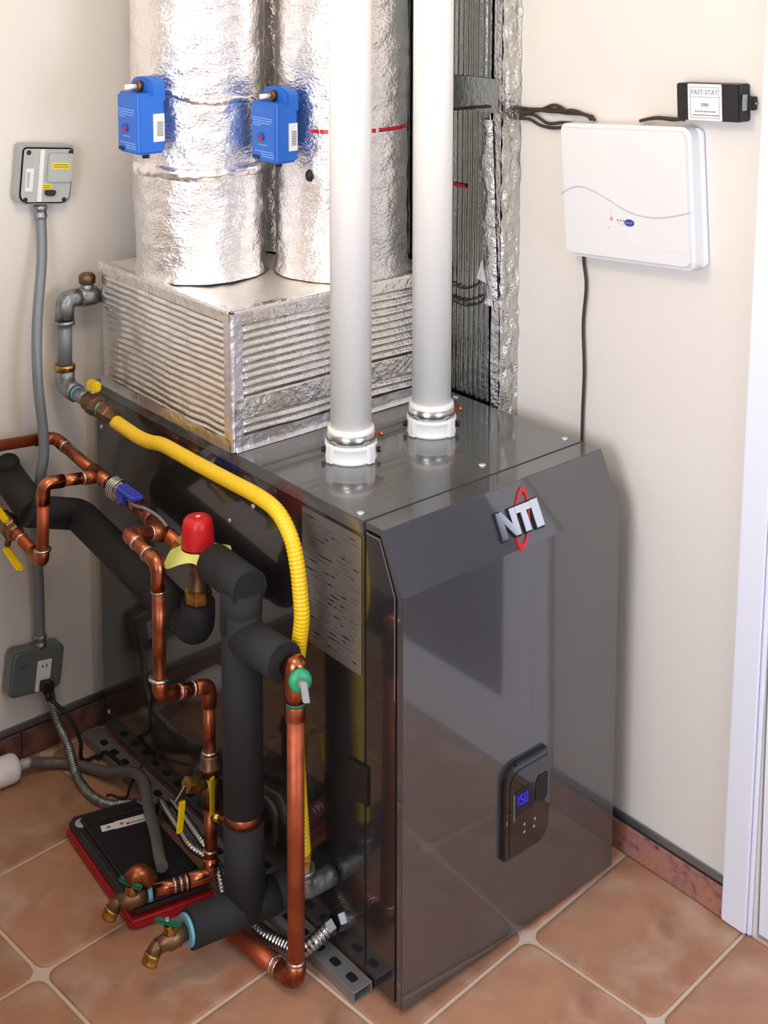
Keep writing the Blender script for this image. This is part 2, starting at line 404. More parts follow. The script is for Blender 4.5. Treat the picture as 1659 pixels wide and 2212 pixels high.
# ================================================================== furnace
W, H, D = .585, .906, 1.11
ZB = .032
fu = thing('furnace', (W / 2, D / 2, ZB), 'dark grey cabinet furnace with sloped front edge and small control panel', 'furnace')
obj('cabinet_body', G().box((.002, .1055, ZB), (W - .002, D, .8795)), 'side_paint', fu, bevel=.002)
obj('lid_panel', G().box((-.002, .1055, .880), (W + .002, D + .002, H)), 'lid_paint', fu, bevel=.0018)
sk = [(0, .012), (0, .80), (.053, H), (.1025, H), (.1025, H - .013), (.060, H - .013), (.015, .797), (.015, .012)]
FX = lambda x: ((x, 0, 0), (0, 1, 0), (0, 0, 1), (1, 0, 0))
door = obj('front_door', G().prism(sk, FX(0), 0, W), 'dark_paint', fu, bevel=.0016)
ins = [(.020, .014), (.020, .795), (.062, H - .018), (.1025, H - .018), (.1025, .014)]
obj('door_inner', G().prism(ins, FX(0), .0015, W - .0015), 'side_paint', fu, bevel=.0016)
obj('edge_strip', G().prism([(.0195, .60), (.0195, .795), (.0615, H - .0185), (.0995, H - .0185), (.0995, H - .0215), (.0635, H - .0215), (.0225, .793), (.0225, .60)], FX(0), .0002, .0014), 'edge_metal', fu)
# emblem on the sloped edge
sl = Vector((0, .053, .106)).normalized(); nn = Vector((0, -sl.z, sl.y))
E0 = Vector((.316, .0228, .8456)) + nn * .0004
efr = (E0, (1, 0, 0), sl, nn)
em = thing('emblem', E0, 'x', 'x'); del em['label'], em['category']; em.parent = fu; em.location = E0 - BASE[fu.name]; em['label'] = 'chrome three-letter emblem with a red ring'
a0 = R(64); ring = []
ca, sa = math.cos(a0), math.sin(a0)
def epoint(t, rl, rw, off=0):
    a, b = rl * math.cos(t) + off, rw * math.sin(t); return (a * ca - b * sa + .004, a * sa + b * ca)
n = 48; gg = G(); outer = [epoint(2 * math.pi * i / n, .060, .0185) for i in range(n)]; inner = [epoint(2 * math.pi * i / n, .049, .0145) for i in range(n)]
o_, u_, v_, n_ = [Vector(q) for q in efr]
mk = lambda p, d: o_ + u_ * p[0] + v_ * p[1] + n_ * d
vv = [mk(p, .003) for p in outer] + [mk(p, .003) for p in inner] + [mk(p, 0) for p in outer] + [mk(p, 0) for p in inner]
ff = []
for i in range(n):
    j = (i + 1) % n; ff += [(i, j, n + j, n + i), (2 * n + i, 2 * n + j, j, i), (n + i, n + j, 3 * n + j, 3 * n + i)]
obj('ring', gg.add(vv, ff), 'emblem_red', em)
NN = [(0, 0), (0, 1), (.30, 1), (.70, .45), (.70, 1), (1, 1), (1, 0), (.70, 0), (.30, .55), (.30, 0)]
TT = [(0, 1), (1, 1), (1, .74), (.68, .74), (.68, 0), (.32, 0), (.32, .74), (0, .74)]
II = [(0, 0), (0, 1), (1, 1), (1, 0)]
for P_, u0, wd, hh in ((NN, -.062, .050, .050), (TT, -.0135, .043, .050), (II, .030, .021, .052)):
    obj('letter', G().prism([(u0 + a * wd, (b - .5) * hh) for a, b in P_], efr, .0045, .0065), 'chrome', em)
    obj('letter_backing', G().prism([(u0 - .002 + a * (wd + .003), (b - .5) * (hh + .005) - .001) for a, b in P_], efr, .0002, .0044), 'black_matt', em)
# control panel
cp = thing('control_panel', (.309, 0, .27), 'x', 'x'); del cp['label'], cp['category']; cp.parent = fu; cp.location = Vector((.309, 0, .27)) - BASE[fu.name]; cp['label'] = 'glossy black control panel with blue lit digits'
cfr = ((0, -.0003, 0), (1, 0, 0), (0, 0, 1), (0, -1, 0))
obj('bezel', G().prism(rrect(.249, .374, .184, .376, (.034, .008, .034, .008), 8), cfr, 0, .011), 'black_gloss', cp, bevel=.003, seg=3)
obj('face_plate', G().prism(rrect(.263, .372, .190, .362, (.028, .007, .032, .006), 8), cfr, .0112, .0122), 'black_gloss', cp)
obj('display_window', G().prism(rrect(.277, .329, .270, .322, (.003, .003, .003, .003), 3), cfr, .0124, .0130), 'display_glass', cp)
obj('knob_recess', G().prism(rrect(.333, .366, .272, .328, (.014, .003, .012, .016), 5), cfr, .0124, .0134), 'black_matt', cp)
obj('silver_bar', G().prism([(.2715, .262), (.2755, .262), (.2755, .318), (.2715, .318)], cfr, .0124, .0134), 'grey_box', cp)
obj('chrome_mark', G().prism([(.2535, .262), (.2565, .262), (.2565, .272), (.2535, .272)], cfr, .0112, .0118), 'chrome', cp)
def seg7(ch, u, z, w_, h_):
    S = {'1': 'bc', '5': 'afgcd', '0': 'abcdef'}[ch]; t = .0015; g = G()
    segs = dict(a=(u, z + h_ - t, u + w_, z + h_), d=(u, z, u + w_, z + t), g=(u, z + h_ / 2 - t / 2, u + w_, z + h_ / 2 + t / 2), f=(u, z + h_ / 2, u + t, z + h_), b=(u + w_ - t, z + h_ / 2, u + w_, z + h_), e=(u, z, u + t, z + h_ / 2), c=(u + w_ - t, z, u + w_, z + h_ / 2))
    for s_ in S: x0, y0, x1, y1 = segs[s_]; g.prism([(x0, y0), (x1, y0), (x1, y1), (x0, y1)], cfr, .0132, .0136)
    return g
for ch, u in (('1', .277), ('5', .290), ('0', .302)):
    obj('digit', seg7(ch, u, .291, .0085, .020), 'digit_blue', cp)
for (u, z) in ((.300, .243), (.329, .241), (.300, .227), (.327, .226)):
    obj('button', G().prism([(u, z), (u + .006, z), (u + .003, z + .006)], cfr, .0123, .0132), 'grey_plastic', cp)
# rating label with rows of fine print
SX = ((0.0015, 0, 0), (0, -1, 0), (0, 0, 1), (-1, 0, 0))       # left side, u = -y
rl = obj('rating_label', G().prism([(-.293, .606), (-.114, .606), (-.114, .872), (-.293, .872)], SX, 0, .0008), 'rating_label', fu)
g = G()
for k in range(26):
    z = .858 - k * .0094
    for q in range(rnd.randint(4, 7)):
        a = -.287 + .160 * rnd.random() * .95; b = min(-.120, a + .006 + rnd.random() * .022)
        g.prism([(a, z), (b, z), (b, z + .0018), (a, z + .0018)], SX, .0009, .0011)
obj('fine_print', g, 'dark_print', rl)
obj('side_dark_plate', G().prism([(-.166, .352), (-.092, .362), (-.092, .440), (-.150, .432), (-.166, .418)], SX, 0, .004), 'black_matt', fu, bevel=.0015)  # flat black plate on the left side, next to the door seam
for (x, y) in ((.016, .135), (.567, .137), (.338, .149), (.567, .468)):
    obj('screw', G().lathe((x, y, H), (0, 0, 1), [(0, .0075), (.002, .007), (.0038, .004)], 12), 'screw', fu)
for (y, z) in ((.543, .754), (.458, .813), (1.085, .797), (1.085, .08), (.62, .08)):
    obj('screw', G().lathe((.0018, y, z), (-1, 0, 0), [(0, .006), (.002, .0055), (.003, .003)], 12), 'screw', fu)
# slotted steel rails the cabinet stands on
def rail(x0, x1, y0, y1, label):
    t = thing('slotted_rail', ((x0 + x1) / 2, (y0 + y1) / 2, 0), label, 'rail')
    g = G().box((x0, y0, .0005), (x1, y1, .003)).box((x0, y0, .0031), (x0 + .003, y1, .0225)).box((x1 - .003, y0, .0031), (x1, y1, .0225)).box((x0 + .0031, y0, .0195), (x1 - .0031, y1, .0225))
    obj('channel', g, 'strut', t, bevel=.0006, seg=1)
    y = y0 + .02
    while y < y1 - .04:
        obj('slot', G().prism(rrect(x0 + .013, x1 - .015, y, y + .024, (.005,) * 4, 3), ((0, 0, 0), (1, 0, 0), (0, 1, 0), (0, 0, 1)), .0226, .0229), 'black_matt', t)
        y += .05
rail(-.046, -.0015, .080, 1.135, 'grey slotted steel rail on the floor along the left side of the furnace')
obj('base_frame', G().box((.03, .12, .0005), (W - .03, D - .02, ZB - .0003)), 'black_matt', fu)

# ================================================================== vent pipes on the lid
def vent(x, y, label):
    t = thing('vent_pipe', (x, y, H), label, 'pipe', 'white vent pipes on the furnace lid')
    obj('pipe', G().cyl((x, y, H + .03), (x, y, ZC - .002), .0415, n=40), 'pvc', t)
    col = obj('collar', G().lathe((x, y, H + .0003), (0, 0, 1), [(0, .052), (.004, .0525), (.008, .0505), (.026, .0505), (.030, .053), (.034, .053), (.036, .0475), (.062, .0475), (.066, .046), (.067, .042)], 40), 'pvc_collar', t)
    for a in (0, 98, 180, 278):
        q = R(a); d = Vector((math.cos(q), math.sin(q), 0)); s_ = Vector((-d.y, d.x, 0)); c = Vector((x, y, H + .020))
        obj('tab', G().obox(c + d * .0535, d * .005, s_ * .009, Vector((0, 0, .019))), 'pvc_collar', col, bevel=.002)
    for a in (-41, 139):
        q = R(a); d = Vector((math.cos(q), math.sin(q), 0)); c = Vector((x, y, H + .016)) + d * .0515
        obj('plug', G().cyl(c, c + d * .008, .006, n=14), 'black_matt', col)
    obj('clamp', G().lathe((x, y, H + .037), (0, 0, 1), [(0, .0483), (.0005, .0494), (.0205, .0494), (.021, .0483)], 40, closed=False), 'steel', t)
    d = Vector((.757, -.653, 0)); c = Vector((x, y, H + .049)) + d * .053
    obj('clamp_screw', G().obox(c, d * .004, Vector((.653, .757, 0)) * .010, Vector((0, 0, .005))).cyl(c + d * .004, c + d * .012, .0045, n=12), 'copper_bright', t)
vent(.168, .352, 'white plastic vent pipe standing nearer the front left corner of the furnace lid')
vent(.386, .352, 'white plastic vent pipe standing on the wall side of the furnace lid')

# ================================================================== foil plenum and ducts
pl = thing('supply_plenum', (.29, .79, H), 'ribbed silver foil wrapped plenum box on top of the furnace', 'plenum')
PX0, PX1, PY0, PY1, PZ0, PZ1 = .001, .577, .525, 1.065, H + .0005, 1.195
def rib(t, pitch, amp): return amp * (.5 + .5 * math.cos(2 * math.pi * t / pitch)) ** .7
def front_fn(a, b):
    x = PX0 + (PX1 - PX0) * a; z = PZ0 + (PZ1 - PZ0) * b
    e = min(a, 1 - a, .06) / .06; e2 = min(b, 1 - b, .05) / .05
    k = nz(x, z, 3, 6) * .004 + nz(x, z, 9, 22) * .002
    r = rib(z + nz(x, z, 1, 5) * .004, .0165, .0048) * e * e2
    return (x, PY0 - r - k * e * e2, z)
obj('front_face', G().patch(front_fn, 130, 150), 'foil_rib', pl)
def left_fn(a, b):
    y = PY1 - (PY1 - PY0) * a; z = PZ0 + (PZ1 - PZ0) * b
    e = min(a, 1 - a, .05) / .05; e2 = min(b, 1 - b, .05) / .05
    k = nz(y, z, 5, 6) * .004 + nz(y, z, 2, 20) * .0025
    return (PX0 - rib(z + nz(y, z, 7, 4) * .006, .0145, .003) * e * e2 - k * e * e2, y, z)
obj('left_face', G().patch(left_fn, 120, 150), 'foil_rib', pl)
def top_fn(a, b):
    x = PX0 + (PX1 - PX0) * a; y = PY0 + (PY1 - PY0) * b; e = min(a, 1 - a, b, 1 - b, .06) / .06
    return (x, y, PZ1 + (nz(x, y, 0, 9) * .004 + nz(x, y, 4, 30) * .0015) * e)
obj('top_face', G().patch(top_fn, 60, 60), 'foil_soft', pl)
obj('inner_box', G().box((PX0 + .004, PY0 + .006, PZ0 + .0005), (PX1, PY1, PZ1 - .006)), 'foil', pl)
def strip(fn_pos, n=60, m=5): return G().patch(fn_pos, n, m)
# tape: over the near vertical corner, along the bottom edges and along the top edges
def corner_fn(a, b):
    z = PZ0 + .001 + (PZ1 - PZ0 - .001) * a; s_ = (b - .5) * .055 + .004 * nz(z, b, 3, 25)
    o = .0075 + .0012 * nz(z, b, 1, 60)
    return (PX0 - o + max(0, s_), PY0 - o + max(0, -s_), z)
obj('corner_tape', strip(corner_fn, 70, 9), 'foil_tape', pl)
obj('base_tape', G().patch(lambda a, b: (PX0 + (PX1 - PX0) * a, PY0 - .0085 - .001 * nz(a * 40, b * 3, 0) - (.004 if b < .2 else 0), PZ0 + .0005 + .030 * b + .003 * nz(a * 9, 5, 1) * (b > .2)), 90, 6), 'foil_tape', pl)
obj('base_tape', G().patch(lambda a, b: (PX0 - .0085 - .001 * nz(a * 40, b * 3, 4), PY1 - (PY1 - PY0) * a, PZ0 + .0005 + .024 * b + .003 * nz(a * 9, 7, 1) * (b > .2)), 90, 6), 'foil_tape', pl)
obj('mid_tape', G().patch(lambda a, b: (PX0 + (PX1 - PX0) * a, PY0 - .0088 - .0015 * nz(a * 30, b * 3, 8), PZ0 + .068 + .040 * b + .004 * nz(a * 7, 5, 3)), 90, 6), 'foil', pl)
obj('top_tape', G().patch(lambda a, b: (PX0 + (PX1 - PX0) * a, PY0 - .0075 + max(0, b - .5) * .05, PZ1 + .005 - max(0, .5 - b) * .06 + .002 * nz(a * 40, b * 4, 2)), 90, 9), 'foil', pl)
obj('top_tape', G().patch(lambda a, b: (PX0 - .0075 + max(0, b - .5) * .04, PY1 - (PY1 - PY0) * a, PZ1 + .005 - max(0, .5 - b) * .05 + .002 * nz(a * 40, b * 4, 6)), 90, 9), 'foil', pl)

def duct_r(r, seed, q, z):
    x_, y_ = math.cos(q), math.sin(q); z0 = PZ1 + .003
    k = nz(x_ * 1.5 + seed, y_ * 1.5, z * 5) * .006 + nz(x_ * 4, y_ * 4 + seed, z * 30) * .0030 + nz(x_ * 9, y_ * 9 + seed, z * 70) * .0016
    return r + k + .006 * max(0, 1 - (z - z0) / .035) ** 2
def duct(cx, cy, r, seed, label):
    t = thing('round_duct', (cx, cy, PZ1), label, 'duct', 'foil wrapped round ducts on the plenum')
    z0, z1 = PZ1 + .003, ZC - .002
    def fn(a, b):
        q = 2 * math.pi * a; z = z0 + (z1 - z0) * b; rr = duct_r(r, seed, q, z)
        return (cx + math.cos(q) * rr, cy + math.sin(q) * rr, z)
    obj('foil_wrap', G().patch(fn, 120, 260, True), 'foil_wrap', t)
    return t, (cx, cy, r, seed)
d1, k1 = duct(.150, .873, .147, 1.3, 'foil wrapped round duct on the left of the plenum, next to the back wall')
d2, k2 = duct(.405, .682, .150, 5.7, 'foil wrapped round duct right behind the white vent pipes')
d3, k3 = duct(.440, .960, .095, 9.1, 'foil wrapped round duct in the gap behind the other two ducts')
def band(t, name, K, z0, z1, q0, q1, m, off, tilt=0., puff=0., wob=.008):
    cx, cy, r, seed = K
    def fn(a, b):
        q = R(q0 + (q1 - q0) * a); z = z0 + (z1 - z0) * b + tilt * a + wob * nz(a * 5, 0, seed)
        rr = duct_r(r, seed, q, z) + off + puff * (math.sin(math.pi * b) + .5 * nz(a * 30, b * 3, seed)) - (.003 if b in (0., 1.) else 0)
        return (cx + rr * math.cos(q), cy + rr * math.sin(q), z)
    obj(name, G().patch(fn, 90, 9), m, t)
band(d1, 'foil_tape', k1, 1.425, 1.455, 165, 330, 'foil_tape', .002, 0., .006)
band(d1, 'foil_tape', k1, 1.605, 1.625, 190, 310, 'foil', .001, -.03, .003, .012)
for q0, q1 in ((205, 213), (214, 221), (228, 236), (238, 252), (253, 262), (266, 276), (277, 291), (292, 312)):
    band(d2, 'printed_line', k2, 1.524, 1.534, q0, q1, 'foil_print_red', .0016, 0., 0., 0.)
obj('test_hole', G().ball((.268, .618, 1.432), .010, .010, .014), 'black_matt', d2)

# flat return duct squeezed between furnace and wall
rd = thing('return_duct', (.625, .74, .001), 'dark ribbed foil return duct against the right wall behind the furnace', 'duct')
RX0, RX1, RY0, RY1 = .599, .6535, .360, 1.10
def side_fn(a, b):
    y = RY0 + .035 + (RY1 - RY0 - .035) * a; z = .09 + (ZC - .092) * b
    return (RX0 - rib(y + nz(y, z, 3, 2) * .004, .016, .0042) - .002 * nz(y, z, 2, 12), y, z)
obj('ribbed_face', G().patch(side_fn, 330, 70), 'foil_shaded', rd)
obj('front_face', G().patch(lambda a, b: (RX0 - .003 + (RX1 - RX0 + .003) * a, RY0 - .006 * nz(a * 3, b * 60, 1) - .004 * nz(a * 8, b * 150, 5), .09 + (ZC - .092) * b), 12, 320), 'foil_crinkle', rd)
obj('corner_tape', G().patch(lambda a, b: (RX0 - .0055 - .0018 * nz(a * 3, b * 90, 2), RY0 + (.022 + .012 * nz(3, b * 9, 2)) * a, .09 + (ZC - .092) * b), 9, 260), 'foil_crinkle', rd)
obj('core', G().box((RX0 + .002, RY0 + .004, .09), (RX1, RY1, ZC - .002)), 'foil_shaded', rd)
obj('tape_flap', G().patch(lambda a, b: (RX0 - .008 - .006 * math.sin(3 * a) - .002 * nz(a * 4, b * 30, 7), .362 + (.036 + .022 * nz(1, b * 6, 3)) * a + .022 * b, 1.15 + .40 * b), 9, 90), 'foil_crinkle', rd)
obj('tape_tab', G().add([(RX0 - .008, .430, 1.188), (RX0 - .008, .398, 1.182), (RX0 - .008, .412, 1.235), (RX0 - .006, .430, 1.188), (RX0 - .006, .398, 1.182), (RX0 - .006, .412, 1.235)], [(0, 1, 2), (5, 4, 3), (0, 3, 4, 1), (1, 4, 5, 2), (2, 5, 3, 0)]), 'foil_tape', rd)
obj('tape_tab', G().add([(RX0 - .008, .405, 1.135), (RX0 - .008, .378, 1.132), (RX0 - .008, .388, 1.180), (RX0 - .006, .405, 1.135), (RX0 - .006, .378, 1.132), (RX0 - .006, .388, 1.180)], [(0, 1, 2), (5, 4, 3), (0, 3, 4, 1), (1, 4, 5, 2), (2, 5, 3, 0)]), 'foil_tape', rd)
obj('smooth_patch', G().patch(lambda a, b: (RX0 - .0062 - .0006 * nz(a * 9, b * 9, 3), .368 + .25 * a, 1.565 + .075 * b), 20, 12), 'foil_shaded', rd)
obj('printed_line', G().box((RX0 - .0072, .470, 1.386), (RX0 - .0062, .545, 1.394)), 'foil_print_red', rd)

# ================================================================== blue damper actuators
def actuator(x0, x1, y0, y1, z0, z1, label):
    t = thing('damper_actuator', ((x0 + x1) / 2, (y0 + y1) / 2, z0), label, 'actuator', 'blue damper actuators on the ducts')
    h = z1 - z0
    obj('housing', G().box((x0, y0, z0), (x1, y1, z1)), 'act_blue', t, bevel=.006, seg=3)
    xm = x0 + (x1 - x0) * .52
    pr = [(y0 + .001, z1 - .02), (y1 - .001, z1 - .02), (y1 - .001, z1 + .016)] + [(((y0 + y1) / 2) + ((y1 - y0) / 2 - .001) * math.cos(q), z1 + .016 + .016 * math.sin(q)) for q in np.linspace(.3, math.pi - .3, 8)] + [(y0 + .001, z1 + .016)]
    obj('rear_hump', G().prism([(float(a), float(b)) for a, b in pr], ((0, 0, 0), (0, 1, 0), (0, 0, 1), (1, 0, 0)), xm, x1 + .003), 'act_blue', t, bevel=.003)
    ym = (y0 + y1) / 2
    sh = obj('shaft_clamp', G().cyl((xm + .002, ym, z1 + .012), (xm - .012, ym, z1 + .012), .012, n=20), 'bronze', t)
    obj('shaft', G().cyl((xm - .012, ym, z1 + .012), (xm - .036, ym, z1 + .012), .0055, n=14), 'pvc_collar', sh)
    fr_ = ((x0, 0, z0), (0, -1, 0), (0, 0, 1), (-1, 0, 0))
    wy = y1 - y0
    obj('knob', G().cyl((x0 + .001, y1 - wy * .42, z0 + h * .42), (x0 - .004, y1 - wy * .42, z0 + h * .42), .009, n=18), 'logo_blue', t)
    obj('red_pointer', G().prism([(-(y1 - wy * .42) - .009, h * .36), (-(y1 - wy * .42) + .009, h * .36), (-(y1 - wy * .42) + .009, h * .40), (-(y1 - wy * .42) - .009, h * .40)], fr_, .0042, .0050), 'red_print', t)
    g = G()
    for zz, a, b in ((.72, .10, .86), (.68, .10, .86), (.64, .12, .80), (.60, .12, .40), (.28, .30, .64), (.17, .16, .86), (.13, .40, .9), (.09, .45, .9)):
        g.prism([(-y1 + wy * a, h * zz), (-y1 + wy * b, h * zz), (-y1 + wy * b, h * (zz + .016)), (-y1 + wy * a, h * (zz + .016))], fr_, .0002, .0006)
    obj('lettering', g, 'act_print', t)
    obj('release_button', G().prism([(-y1 + wy * .12, h * .04), (-y1 + wy * .34, h * .04), (-y1 + wy * .34, h * .10), (-y1 + wy * .12, h * .10)], fr_, .0002, .003), 'case_black', t, bevel=.0008)
    f2 = ((0, y0, z0), (1, 0, 0), (0, 0, 1), (0, -1, 0)); wx = x1 - x0
    lb = obj('barcode_label', G().prism([(x0 + wx * .55, h * .20), (x1 - .003, h * .20), (x1 - .003, h * .66), (x0 + wx * .55, h * .66)], f2, .0002, .0007), 'white_label', t)
    g = G()
    for k in range(9):
        z = h * (.29 + .028 * k); g.prism([(x0 + wx * .68, z), (x1 - .006, z), (x1 - .006, z + .002), (x0 + wx * .68, z + .002)], f2, .0008, .0010)
    obj('barcode', g, 'grey_print', lb)
    obj('cable_gland', G().cyl(((x0 + x1) / 2 + .01, ym, z0 + .001), ((x0 + x1) / 2 + .01, ym, z0 - .014), .008, n=14), 'case_black', t)
actuator(-.074, -.008, .752, .840, 1.494, 1.622, 'blue damper actuator on the duct beside the back wall, left one of two')
actuator(.176, .234, .612, .708, 1.466, 1.596, 'blue damper actuator between the two big foil ducts, right one of two')

# ================================================================== wall devices on the right wall
def wallframe(o, deg): q = R(deg); return (Vector(o), Vector((0, -math.cos(q), math.sin(q))), Vector((0, math.sin(q), math.cos(q))), Vector((-1, 0, 0)))
zp = thing('zone_control', (XW, .03, 1.30), 'white wall control box with a grey wavy line and blue oval badge', 'control box')
zf = wallframe((XW - .001, .033, 1.436), 4.6)
obj('housing', G().prism(rrect(-.165, .168, -.140, .138, (.016, .022, .022, .022), 6), zf, 0, .046), 'panel_white', zp, bevel=.009, seg=4)
obj('back_plate', G().prism(rrect(-.158, .172, -.136, .134, (.012,) * 4, 4), zf, .0002, .012), 'white_trim', zp, bevel=.002)
wv = [(-.163, -.010), (-.135, .004), (-.105, .008), (-.07, .000), (-.03, -.016), (.01, -.033), (.05, -.041), (.09, -.041), (.13, -.034), (.164, -.025)]
o_, u_, v_, n_ = zf
obj('wavy_groove', G().tube(spline([o_ + u_ * a + v_ * b + n_ * .0458 for a, b in wv], 8), .0016, 0, 8), 'panel_groove', zp)
obj('lower_crease', G().tube(spline([o_ + u_ * a + v_ * b + n_ * .0459 for a, b in ((.0, -.07), (.03, -.098), (.08, -.108), (.12, -.104), (.163, -.10))], 8), .0007, 0, 6), 'panel_white', zp)
def oval(u, v, a, b, d, n=24): return G().prism([(u + a * math.cos(2 * math.pi * i / n), v + b * math.sin(2 * math.pi * i / n)) for i in range(n)], zf, .0455, .046 + d)
obj('status_light', oval(-.030, -.052, .0032, .0042, .001, 14), 'led_red', zp)
for k in range(3): obj('indicator', oval(-.014 + .0075 * k, -.054, .0017, .0020, .0006, 10), 'grey_print', zp)
bd = obj('oval_badge', oval(.016, -.057, .0125, .0072, .0012), 'logo_blue', zp)
obj('badge_script', G().tube(spline([o_ + u_ * a + v_ * b + n_ * .0474 for a, b in ((.007, -.0585), (.009, -.055), (.011, -.059), (.0145, -.056), (.018, -.059), (.021, -.056), (.025, -.0575))], 5), .0005, 0, 6), 'act_print', bd)
g = G()
for a, b, w_, h_ in ((-.0310, -.042, .0012, .009), (-.040, -.072, .006, .003), (-.015, -.061, .002, .003), (-.0075, -.063, .002, .004), (0, -.064, .002, .005)):
    g.prism([(a, b), (a + w_, b), (a + w_, b + h_), (a, b + h_)], zf, .0460, .0463)
obj('fine_print', g, 'panel_groove', zp)

st = thing('thermostat_module', (XW, -.15, 1.60), 'black module box with a white printed label above the white control box', 'module')
sf = wallframe((XW - .001, -.158, 1.638), 3.4)
o_, u_, v_, n_ = sf
obj('housing', G().prism([(-.071, -.035), (.070, -.035), (.070, .035), (-.071, .035)], sf, 0, .036), 'case_black', st, bevel=.002)
lb = obj('printed_label', G().prism(rrect(-.044, .033, -.0345, .0345, (.002,) * 4, 3), sf, .0362, .0367), 'white_label', st)
T = lambda u, v: (o_ + u_ * u + v_ * v + n_ * .0368, u_, v_, n_)
obj('lettering', text_geo('FAST-STAT', .0128, T(-.0055, .0185), .0002), 'grey_print', lb)
obj('lettering', text_geo('5000', .0085, T(-.0055, -.005), .0002, bold=.0002), 'grey_print', lb)
g = G()
for a, b, c, d in ((-.038, .028, .027, .0287), (-.038, .0095, .027, .0102), (-.038, -.0300, .027, -.0292), (-.0385, -.0300, -.0378, .0287), (.0268, -.0300, .0275, .0287)):
    g.prism([(a, b), (c, b), (c, d), (a, d)], sf, .0368, .0370)
for v, a0_, a1_ in ((-.0185, -.028, .017), (-.0255, -.034, .022)):
    a = a0_
    while a < a1_: ww = .002 + rnd.random() * .003; g.prism([(a, v), (a + ww, v), (a + ww, v + .0022), (a, v + .0022)], sf, .0368, .0370); a += ww + .0012
obj('fine_print', g, 'grey_print', lb)
sd = (Vector((XW - .001, -.158 - .070 * math.cos(R(3.4)), 1.638 + .07 * math.sin(R(3.4)))), Vector((1, 0, 0)), Vector((0, 0, 1)), Vector((0, -1, 0)))
obj('terminal_strip', G().prism([(-.026, -.014), (-.014, -.014), (-.014, .016), (-.026, .016)], sd, .0005, .003), 'grey_plastic', st)
obj('connector', G().prism([(-.014, -.013), (-.001, -.013), (-.001, .012), (-.014, .012)], sd, .0005, .016), 'case_black', st, bevel=.001)
obj('connector_pin', G().cyl(Vector((XW - .0085, -.158 - .0865, 1.642)), Vector((XW - .0085, -.158 - .0885, 1.642)), .0022, n=10), 'grey_plastic', st)

# thermostat wires and the power cord under the control box
def wires(name, pts_list, r, m, label, cat='wire'):
    t = thing(name, pts_list[0][0], label, cat)
    for p in pts_list: obj('strand', G().tube(spline(p, 8), r, 0, 8), m, t)
xw = XW - .010
wires('wire_bundle', [
    [(.588, .505, 1.562), (.586, .47, 1.568), (.59, .40, 1.578), (.64, .352, 1.576), (xw, .32, 1.576), (xw, .24, 1.583), (xw, .18, 1.581), (xw, .145, 1.577)],
    [(.640, .350, 1.570), (xw, .33, 1.570), (xw, .27, 1.578), (xw, .22, 1.577), (xw, .17, 1.579), (xw, .14, 1.571)],
    [(.640, .351, 1.566), (xw - .004, .33, 1.566), (xw, .30, 1.575), (xw - .003, .25, 1.577), (xw, .20, 1.585), (xw, .16, 1.577), (xw, .15, 1.570)],
    [(.640, .350, 1.558), (xw, .33, 1.564), (xw, .305, 1.562), (xw, .27, 1.550), (xw, .23, 1.556), (xw, .19, 1.558), (xw, .15, 1.562)],
    [(.640, .351, 1.552), (xw, .325, 1.553), (xw, .29, 1.543), (xw, .25, 1.542), (xw, .20, 1.552), (xw, .16, 1.557)],
    [(xw, .285, 1.580), (xw, .26, 1.590), (xw, .24, 1.590), (xw, .22, 1.583)]],
    .0034, 'wire_brown', 'bundle of dark brown wires running from the foil duct to the white control box')
wires('wire_pair', [
    [(xw, .022, 1.5815), (xw, .0, 1.588), (xw, -.03, 1.592), (xw, -.06, 1.592), (xw, -.085, 1.597)],
    [(xw - .006, .012, 1.584), (xw - .006, -.02, 1.593), (xw - .006, -.05, 1.595), (xw - .004, -.09, 1.596)]],
    .0032, 'wire_brown', 'short brown wire pair between the white control box and the black module')
wires('wire_loop', [
    [(.588, .56, 1.170), (.588, .518, 1.161), (.588, .464, 1.157), (.588, .42, 1.178)],
    [(.587, .56, 1.135), (.587, .518, 1.126), (.587, .464, 1.118), (.587, .415, 1.135), (.586, .400, 1.152)],
    [(.589, .56, 1.140), (.589, .518, 1.131), (.589, .464, 1.129), (.588, .41, 1.152)]],
    .002, 'wire_brown', 'thin dark wires looping across the ribbed return duct')
wires('power_cord', [[(XW - .008, .165, 1.286), (XW - .008, .163, 1.262), (XW - .009, .155, 1.215), (XW - .008, .162, 1.132), (XW - .009, .156, 1.032), (XW - .008, .159, .93), (XW - .009, .158, .80), (XW - .008, .156, .5)]],
      .0034, 'wire_brown', 'dark cord hanging from the white control box down behind the furnace', 'cord')

# ================================================================== back wall devices
sb = thing('switch_box', (-.095, YB, 1.325), 'grey wall switch box with two yellow stickers on the back wall', 'switch box')
q = R(6.5); bf = (Vector((-.097, YB - .0005, 1.402)), Vector((math.cos(q), 0, -math.sin(q))), Vector((math.sin(q), 0, math.cos(q))), Vector((0, -1, 0)))
obj('housing', G().prism(rrect(-.067, .066, -.066, .072, (.008, .008, .022, .022), 5), bf, 0, .036), 'grey_plastic', sb, bevel=.004, seg=3)
obj('cover', G().prism(rrect(-.063, .062, -.062, .066, (.01, .01, .022, .022), 5), bf, .0361, .042), 'grey_plastic_light', sb, bevel=.003)
obj('raised_panel', G().prism(rrect(-.002, .058, -.012, .054, (.004,) * 4, 3), bf, .0422, .050), 'grey_plastic_light', sb, bevel=.002)
obj('white_strip', G().prism([(-.022, -.058), (-.011, -.058), (-.011, .062), (-.022, .062)], bf, .0422, .046), 'white_label', sb, bevel=.001)
ls = obj('bar_label', G().prism([(-.052, -.034), (-.034, -.034), (-.034, .018), (-.052, .018)], bf, .0422, .0427), 'white_label', sb)
g = G()
